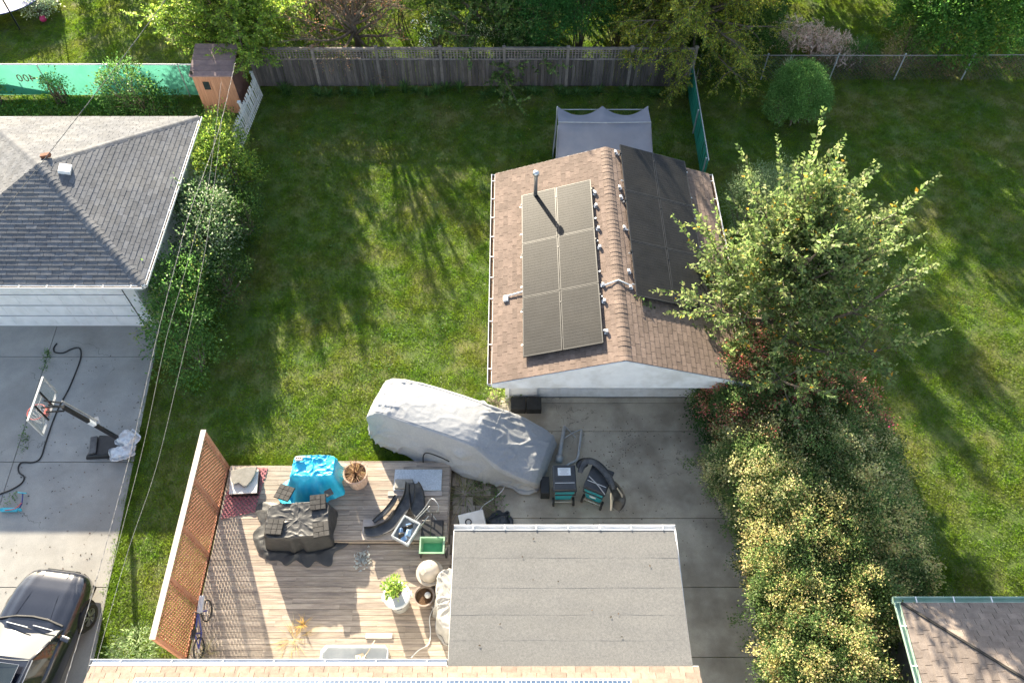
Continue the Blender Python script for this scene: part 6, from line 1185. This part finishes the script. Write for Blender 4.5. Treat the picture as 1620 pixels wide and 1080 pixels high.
# ------------------------------------------------------------ black car
M['car_paint'] = mat('black_blue_car_paint', (.012, .014, .022), (.014, .016, .025), 3, .22, spec=.5, coat=1.0); M['car_glass'] = mat('tinted_car_glass', (.012, .018, .018), (.02, .026, .026), 2, .05, spec=.9, coat=.5); M['lamp'] = mat('headlamp_glass', (.10, .105, .11), (.16, .16, .16), 12, .15, spec=.6); M['grey_rim'] = mat('silver_alloy', (.35, .36, .37), (.42, .42, .42), 6, .3, metal=.7)
def black_car():
    ang = R(-7); cx0, cy0 = -11.62, 4.2; t = thing('parked_car', 'glossy black car with sunroof parked on the pale driveway', 'car', (cx0, cy0, .03), ang)
    # y forward; nose at +2.35
    ys = [-2.35, -2.3, -2.0, -1.5, -.9, -.2, .5, 1.0, 1.4, 1.8, 2.1, 2.28, 2.36, 2.40]; hw = [.66, .76, .86, .90, .92, .93, .93, .93, .92, .89, .82, .72, .6, .5]; zt = [.78, .92, 1.0, 1.02, 1.02, 1.01, 1.0, .98, .95, .90, .83, .76, .66, .55]
    yy = np.linspace(-2.35, 2.40, 64); V = []; n = 33
    for y in yy:
        w_ = float(np.interp(y, ys, hw)); z = float(np.interp(y, ys, zt))
        for j in range(n):
            q = 2 * j / (n - 1) - 1; aq = abs(q); s_ = 1 if q > 0 else -1
            prof = [(0, z + .025), (.3, z + .022), (.43, z + .035), (.5, z + .005), (.62, z - .015), (.72, z - .06), (.80, z - .17), (.9, .52), (1., .24)]; xs = [0, .4, .58, .66, .86, .95, 1.0, 1.01, .93]
            x = float(np.interp(aq, [p_[0] for p_ in prof], xs)); zz = float(np.interp(aq, [p_[0] for p_ in prof], [p_[1] for p_ in prof]))
            V.append((s_ * x * w_, y, max(zz, .2)))
    F = [(i * n + j, i * n + j + 1, (i + 1) * n + j + 1, (i + 1) * n + j) for i in range(63) for j in range(n - 1)] + [tuple(range(n)), tuple(range(63 * n + n - 1, 63 * n - 1, -1))]
    b = MB(); b.add(V, F); o = b.build('body', M['car_paint'], t, smooth=True)
    def gp(x, y, z): return (x, y, z)
    def gl(name, pts, m, par, bulge=0, sub=6):
        """bilinear patch of four corners, bulged outward"""
        a, b_, c_, d_ = [Vector(p_) for p_ in pts]; nn = (b_ - a).cross(d_ - a).normalized(); V = []
        for i in range(sub + 1):
            for j in range(sub + 1):
                u, v = i / sub, j / sub; V.append(a.lerp(b_, u).lerp(d_.lerp(c_, u), v) + nn * bulge * 4 * (u * (1 - u)) )
        k = MB(); k.add(V, [(i * (sub + 1) + j, (i + 1) * (sub + 1) + j, (i + 1) * (sub + 1) + j + 1, i * (sub + 1) + j + 1) for i in range(sub) for j in range(sub)]); return k.build(name, m, par, smooth=True)
    w0, w1 = .80, .60; zb, zr = .97, 1.46; yf0, yf1, yr1, yr0 = 1.02, .10, -1.35, -2.0
    gl('windshield', [(-w0, yf0 - .1, zb + .02), (w0, yf0 - .1, zb + .02), (w1, yf1, zr - .03), (-w1, yf1, zr - .03)], M['car_glass'], t, .06, 10)
    gl('rear_window', [(w0, yr0, zb), (-w0, yr0, zb), (-w1, yr1, zr), (w1, yr1, zr)], M['car_glass'], t, .05, 8)
    rf = gl('roof', [(-w1 - .03, yf1 + .04, zr - .04), (w1 + .03, yf1 + .04, zr - .04), (w1 + .02, yr1 - .05, zr), (-w1 - .02, yr1 - .05, zr)], M['car_paint'], t, .05, 10)
    gl('sunroof', [(-w1 + .12, yf1 - .12, zr + .028), (w1 - .12, yf1 - .12, zr + .028), (w1 - .12, yf1 - .95, zr + .032), (-w1 + .12, yf1 - .95, zr + .032)], M['car_glass'], rf, .03, 8)
    b = MB(); b.tube([(-w1 + .12, yf1 - .12, zr + .04), (w1 - .12, yf1 - .12, zr + .04), (w1 - .12, yf1 - .95, zr + .044), (-w1 + .12, yf1 - .95, zr + .044), (-w1 + .12, yf1 - .12, zr + .04)], .006, 4); b.build('sunroof_trim', M['silver'], rf)
    for s_ in (-1, 1):
        P_ = [(s_ * (w0 + .03), yf0 - .15, zb - .02), (s_ * (w0 + .03), yr0 + .1, zb - .02), (s_ * (w1 + .02), yr1, zr - .03), (s_ * (w1 + .02), yf1, zr - .06)]
        if s_ > 0: P_ = [P_[1], P_[0], P_[3], P_[2]]
        sw_ = gl('side_window', P_, M['car_glass'], t, .02, 8)
        b = MB(); b.tube([(s_ * (w0 + .02), yf0 - .1, zb), (s_ * (w1 + .05), yf1, zr - .035), (s_ * (w1 + .06), (yf1 + yr1) / 2, zr + .01), (s_ * (w1 + .04), yr1, zr - .02), (s_ * (w0 + .02), yr0, zb)], .035, 8); b.build('pillar', M['car_paint'], t, smooth=True)
        b = MB(); b.tube([(s_ * (w1 + .1), yf1 + .02, zr - .03), (s_ * (w1 + .1), yr1, zr + .01)], .012, 6); b.build('roof_rail', M['silver'], t)
        b = MB(); b.bar((s_ * .74, -.45, 1.0), (s_ * .63, -.45, zr - .03), .08, .02, (s_, 0, 0)); b.build('door_pillar', M['black'], t)
        b = MB(); b.obox((s_ * 1.03, .70, 1.02), (.11, .05, .07), (0, 0, s_ * -.2)); b.bar((s_ * .84, .72, .98), (s_ * .95, .70, 1.0), .04, .04); b.build('wing_mirror', M['silver'] if 0 else M['car_paint'], t, bevel=.03); b = MB(); b.obox((s_ * 1.03, .76, 1.06), (.10, .012, .035), (0, 0, s_ * -.2)); b.build('mirror_cap', M['silver'], t, bevel=.01)
        b = MB(); b.add([(s_ * .50, 2.27, .72), (s_ * .64, 2.17, .755), (s_ * .78, 1.90, .82), (s_ * .74, 1.80, .872), (s_ * .60, 2.02, .835), (s_ * .47, 2.18, .79)], [(0, 1, 2, 3, 4, 5)]); hl = b.build('headlight', M['lamp'], t); sm = hl.modifiers.new('solid', 'SOLIDIFY'); sm.thickness = .03; sm.offset = 0
        for y in (1.42, -1.42):
            rm = Matrix.Rotation(R(90), 3, 'Y'); b = MB(); b.lathe([(.40, -.1), (.42, 0), (.40, .06)], (s_ * .86, y, .36), 28, rm); b.build('wheel_arch', M['dark'], t)
            b = MB(); b.lathe([(.22, -.10), (.31, -.11), (.335, -.06), (.335, .06), (.31, .11), (.22, .10)], (s_ * .90, y, .33), 28, rm, False); wt = b.build('tyre', M['rubber'], t, smooth=False)
            b = MB(); b.lathe([(.225, .0), (.23, .085), (.21, .09), (.2, .03)], (s_ * .90, y, .33), 28, Matrix.Rotation(R(90 * s_), 3, 'Y'), False)
            for k in range(10): a = k * math.pi / 5 + (.1 if k % 2 else -.1); b.bar((s_ * .985, y + .03 * math.cos(a), .33 + .03 * math.sin(a)), (s_ * .985, y + .215 * math.cos(a), .33 + .215 * math.sin(a)), .03, .02, (1, 0, 0))
            b.build('alloy_rim', M['grey_rim'], wt); b = MB(); b.lathe([(.2, .0), (.2, .01)], (s_ * .92, y, .33), 24, rm); b.build('brake_disc', M['dark'], wt)
        b = MB(); b.tube([(s_ * .30, 2.3, .80), (s_ * .36, 1.6, .955), (s_ * .44, 1.1, 1.005)], .008, 6); b.build('bonnet_crease', M['car_paint'], t)
        b = MB(); b.tube(smooth_path([(s_ * .945, .9, .62), (s_ * .945, .95, .85), (s_ * .9, .85, .93)], 3), .005, 4); b.build('door_seam', M['dark'], t)
    b = MB(); b.tube([(-.8, 1.0, .985), (-.4, 1.1, 1.0), (0, 1.13, 1.01), (.4, 1.1, 1.0), (.8, 1.0, .985)], .03, 6); b.build('cowl', M['black'], t)
    for x0_, x1_ in ((-.55, .05), (.12, .68)): b = MB(); b.tube([(x0_, .93, 1.035), (x1_, .86, 1.10)], .014, 6); b.build('wiper', M['steel'], t)
    b = MB(); b.obox((0, 2.385, .48), (.42, .02, .11)); b.build('grille', M['black'], t); b = MB(); b.box((-.75, -2.2, .14), (.75, 2.2, .3)); b.build('underbody', M['dark'], t)
black_car()
# ------------------------------------------------------------ trampoline, ball, wires, litter
t = thing('trampoline', 'trampoline with blue padded rim and net poles in the far left corner', 'trampoline', (-22.0, 31.9, 0)); c0 = Vector((-22.0, 31.9, 0)); M['pad'] = mat('blue_vinyl_pad', (.05, .07, .25), (.07, .10, .32), 4, .4); M['mat_'] = mat('pale_jump_mat', (.40, .38, .38), (.48, .46, .45), 4, .8)
b = MB(); P = []; k = 48
for z in (.80, .84):
    for r_ in (1.75, 2.1): P += [c0 + Vector((r_ * math.cos(2 * math.pi * i / k), r_ * math.sin(2 * math.pi * i / k), z)) for i in range(k)]
F = []
for i in range(k): j = (i + 1) % k; F += [(i, j, k + j, k + i), (2 * k + i, 3 * k + i, 3 * k + j, 2 * k + j), (k + i, k + j, 3 * k + j, 3 * k + i), (i, 2 * k + i, 2 * k + j, j)]
b.add(P, F); b.build('rim_pad', M['pad'], t); b = MB(); b.lathe([(1.76, .80), (.001, .78)], c0, k, None, False); b.build('jump_mat', M['mat_'], t)
for i in range(6):
    a = 2 * math.pi * i / 6 - 1.05; q = c0 + Vector((2.08 * math.cos(a), 2.08 * math.sin(a), 0)); b = MB(); b.tube([q, q + Vector((0, 0, .8))], .03, 8); b.build('leg', M['steel'], t); b = MB(); q2 = q + Vector((.08 * math.cos(a), .08 * math.sin(a), 0)); b.tube([q2, q2 + Vector((0, 0, 2.3))], .03, 8); b.build('net_pole', M['black'], t)
M['pink'] = mat('hot_pink_rubber', (.55, .03, .12), (.6, .05, .15), 3, .4); p = at(68, 30, .14); b = MB(); b.lathe([(.14 * math.sin(a) + .0005, -.14 * math.cos(a)) for a in np.linspace(0, math.pi, 13)], p, 20); tag(b.build('play_ball', M['pink'], smooth=True), 'pink ball lying on grass near the trampoline', 'ball')
bush('white_bush', 'sunlit whitish leafed bush beside the trampoline', 'shrub', [(-20.3, 31.2, .4, .6, .5, .5)], dens=40, per=18, cols=[(.30, .36, .22), (.40, .43, .34)], wts=(1, 1), L=.08, W=.05)
M['wire'] = mat('pale_twisted_wire', (.16, .155, .15), (.30, .29, .28), 20, .6); M['wire_dark'] = mat('dark_twisted_wire', (.06, .06, .06), (.14, .14, .14), 20, .6)
def wire(label, pix, r, m, tw=False):
    pts = smooth_path([at(u, v, z) for u, v, z in pix], 6); t = thing('overhead_wire', label, 'wire', pts[0], 0, 'overhead service wires'); b = MB(); b.tube(pts, r, 5, False); b.build('cable', m, t)
    if tw:
        fine = smooth_path(pts[::6] + [pts[-1]], 60); b = MB(); q = []
        for i, p_ in enumerate(fine): a = i * .55; q.append(p_ + Vector((math.cos(a) * r * 1.3, 0, math.sin(a) * r * 1.3)))
        b.tube(q, r * .5, 4, False); b.build('twisted_strand', M['wire'], t)
wire('dark twisted overhead wire crossing above the grey hip roof', ((300, -60, 6.4), (262, 0, 6.3), (165, 130, 6.0), (68, 255, 5.9), (0, 341, 5.9), (-60, 415, 6.0)), .008, M['wire_dark'], True)
wire('twisted overhead wire running down over the driveway edge and black car', ((372, 100, 5.4), (345, 210, 5.3), (300, 337, 5.2), (280, 410, 5.2), (249, 530, 5.2), (213, 690, 5.2), (187, 790, 5.3), (150, 925, 5.4), (103, 1080, 5.5), (80, 1150, 5.6)), .0055, M['wire'], True)
wire('thin overhead wire above the left shrubs, middle of three', ((350, 130, 5.4), (330, 290, 5.3), (313, 355, 5.2), (290, 440, 5.2), (262, 540, 5.2), (228, 700, 5.2), (190, 850, 5.3), (150, 1010, 5.4), (130, 1100, 5.5)), .004, M['wire'])
wire('thin overhead wire nearest the lawn, right of three', ((352, 180, 5.4), (330, 362, 5.2), (306, 490, 5.2), (281, 600, 5.2), (247, 740, 5.2), (203, 870, 5.3), (160, 1020, 5.4), (140, 1100, 5.5)), .004, M['wire'])
lv = Leaves(); n = 520; x = np.concatenate([rng.uniform(-.3, 6, 300), rng.uniform(-14, -10.6, 220)]); y = np.concatenate([rng.uniform(6.9, 11.6, 300), rng.uniform(6.2, 13.5, 220)]); z = np.full(n, .036)
k = rng.random(n) < .35; z[300:312] = 0; x[300:312] = rng.uniform(-1, 3.5, 12); y[300:312] = rng.uniform(4.1, 6.7, 12); z[300:312] = 2.62 + .18 * (6.86 - y[300:312]) / 3.02 + .03
x[:300][k[:300]] = 3.2 + rng.normal(0, .5, k[:300].sum()); y[:300][k[:300]] = 10.2 + rng.normal(0, .35, k[:300].sum())
n2 = 420; x2 = np.concatenate([rng.normal(8.8, 1.6, 200), rng.uniform(-9, 6.5, 220)]); y2 = np.concatenate([rng.normal(14.5, 2.4, 200), 26 - np.abs(rng.normal(0, 2.2, 220))]); g_ = ~no_grass(x2, y2)
t = thing('fallen_leaves', None, None, (0, 0, 0)); lv.add(np.stack([x, y, z], 1), rng.normal(size=(n, 3)) * [1, 1, .15], np.tile([0, 0, 1.], (n, 1)), rng.uniform(.02, .07, n), rng.uniform(.015, .04, n), pal(n, [(.05, .03, .02), (.09, .05, .025), (.03, .025, .02)], [2, 1, 2]))
g2 = int(g_.sum()); lv.add(np.column_stack([x2[g_], y2[g_], np.full(g2, .06)]), rng.normal(size=(g2, 3)) * [1, 1, .2], np.tile([0, 0, 1.], (g2, 1)), rng.uniform(.04, .09, g2), rng.uniform(.03, .06, g2), pal(g2, [(.22, .15, .05), (.14, .08, .04), (.28, .22, .06)], [1, 1, 1]))
o = lv.build('fallen_leaves_litter', M['leaf'], t); o.parent = None; bpy.data.objects.remove(t); o.name = 'fallen_leaves'; tag(o, 'scattered brown and yellow fallen leaves on driveways and lawn', 'leaves', kind='stuff')
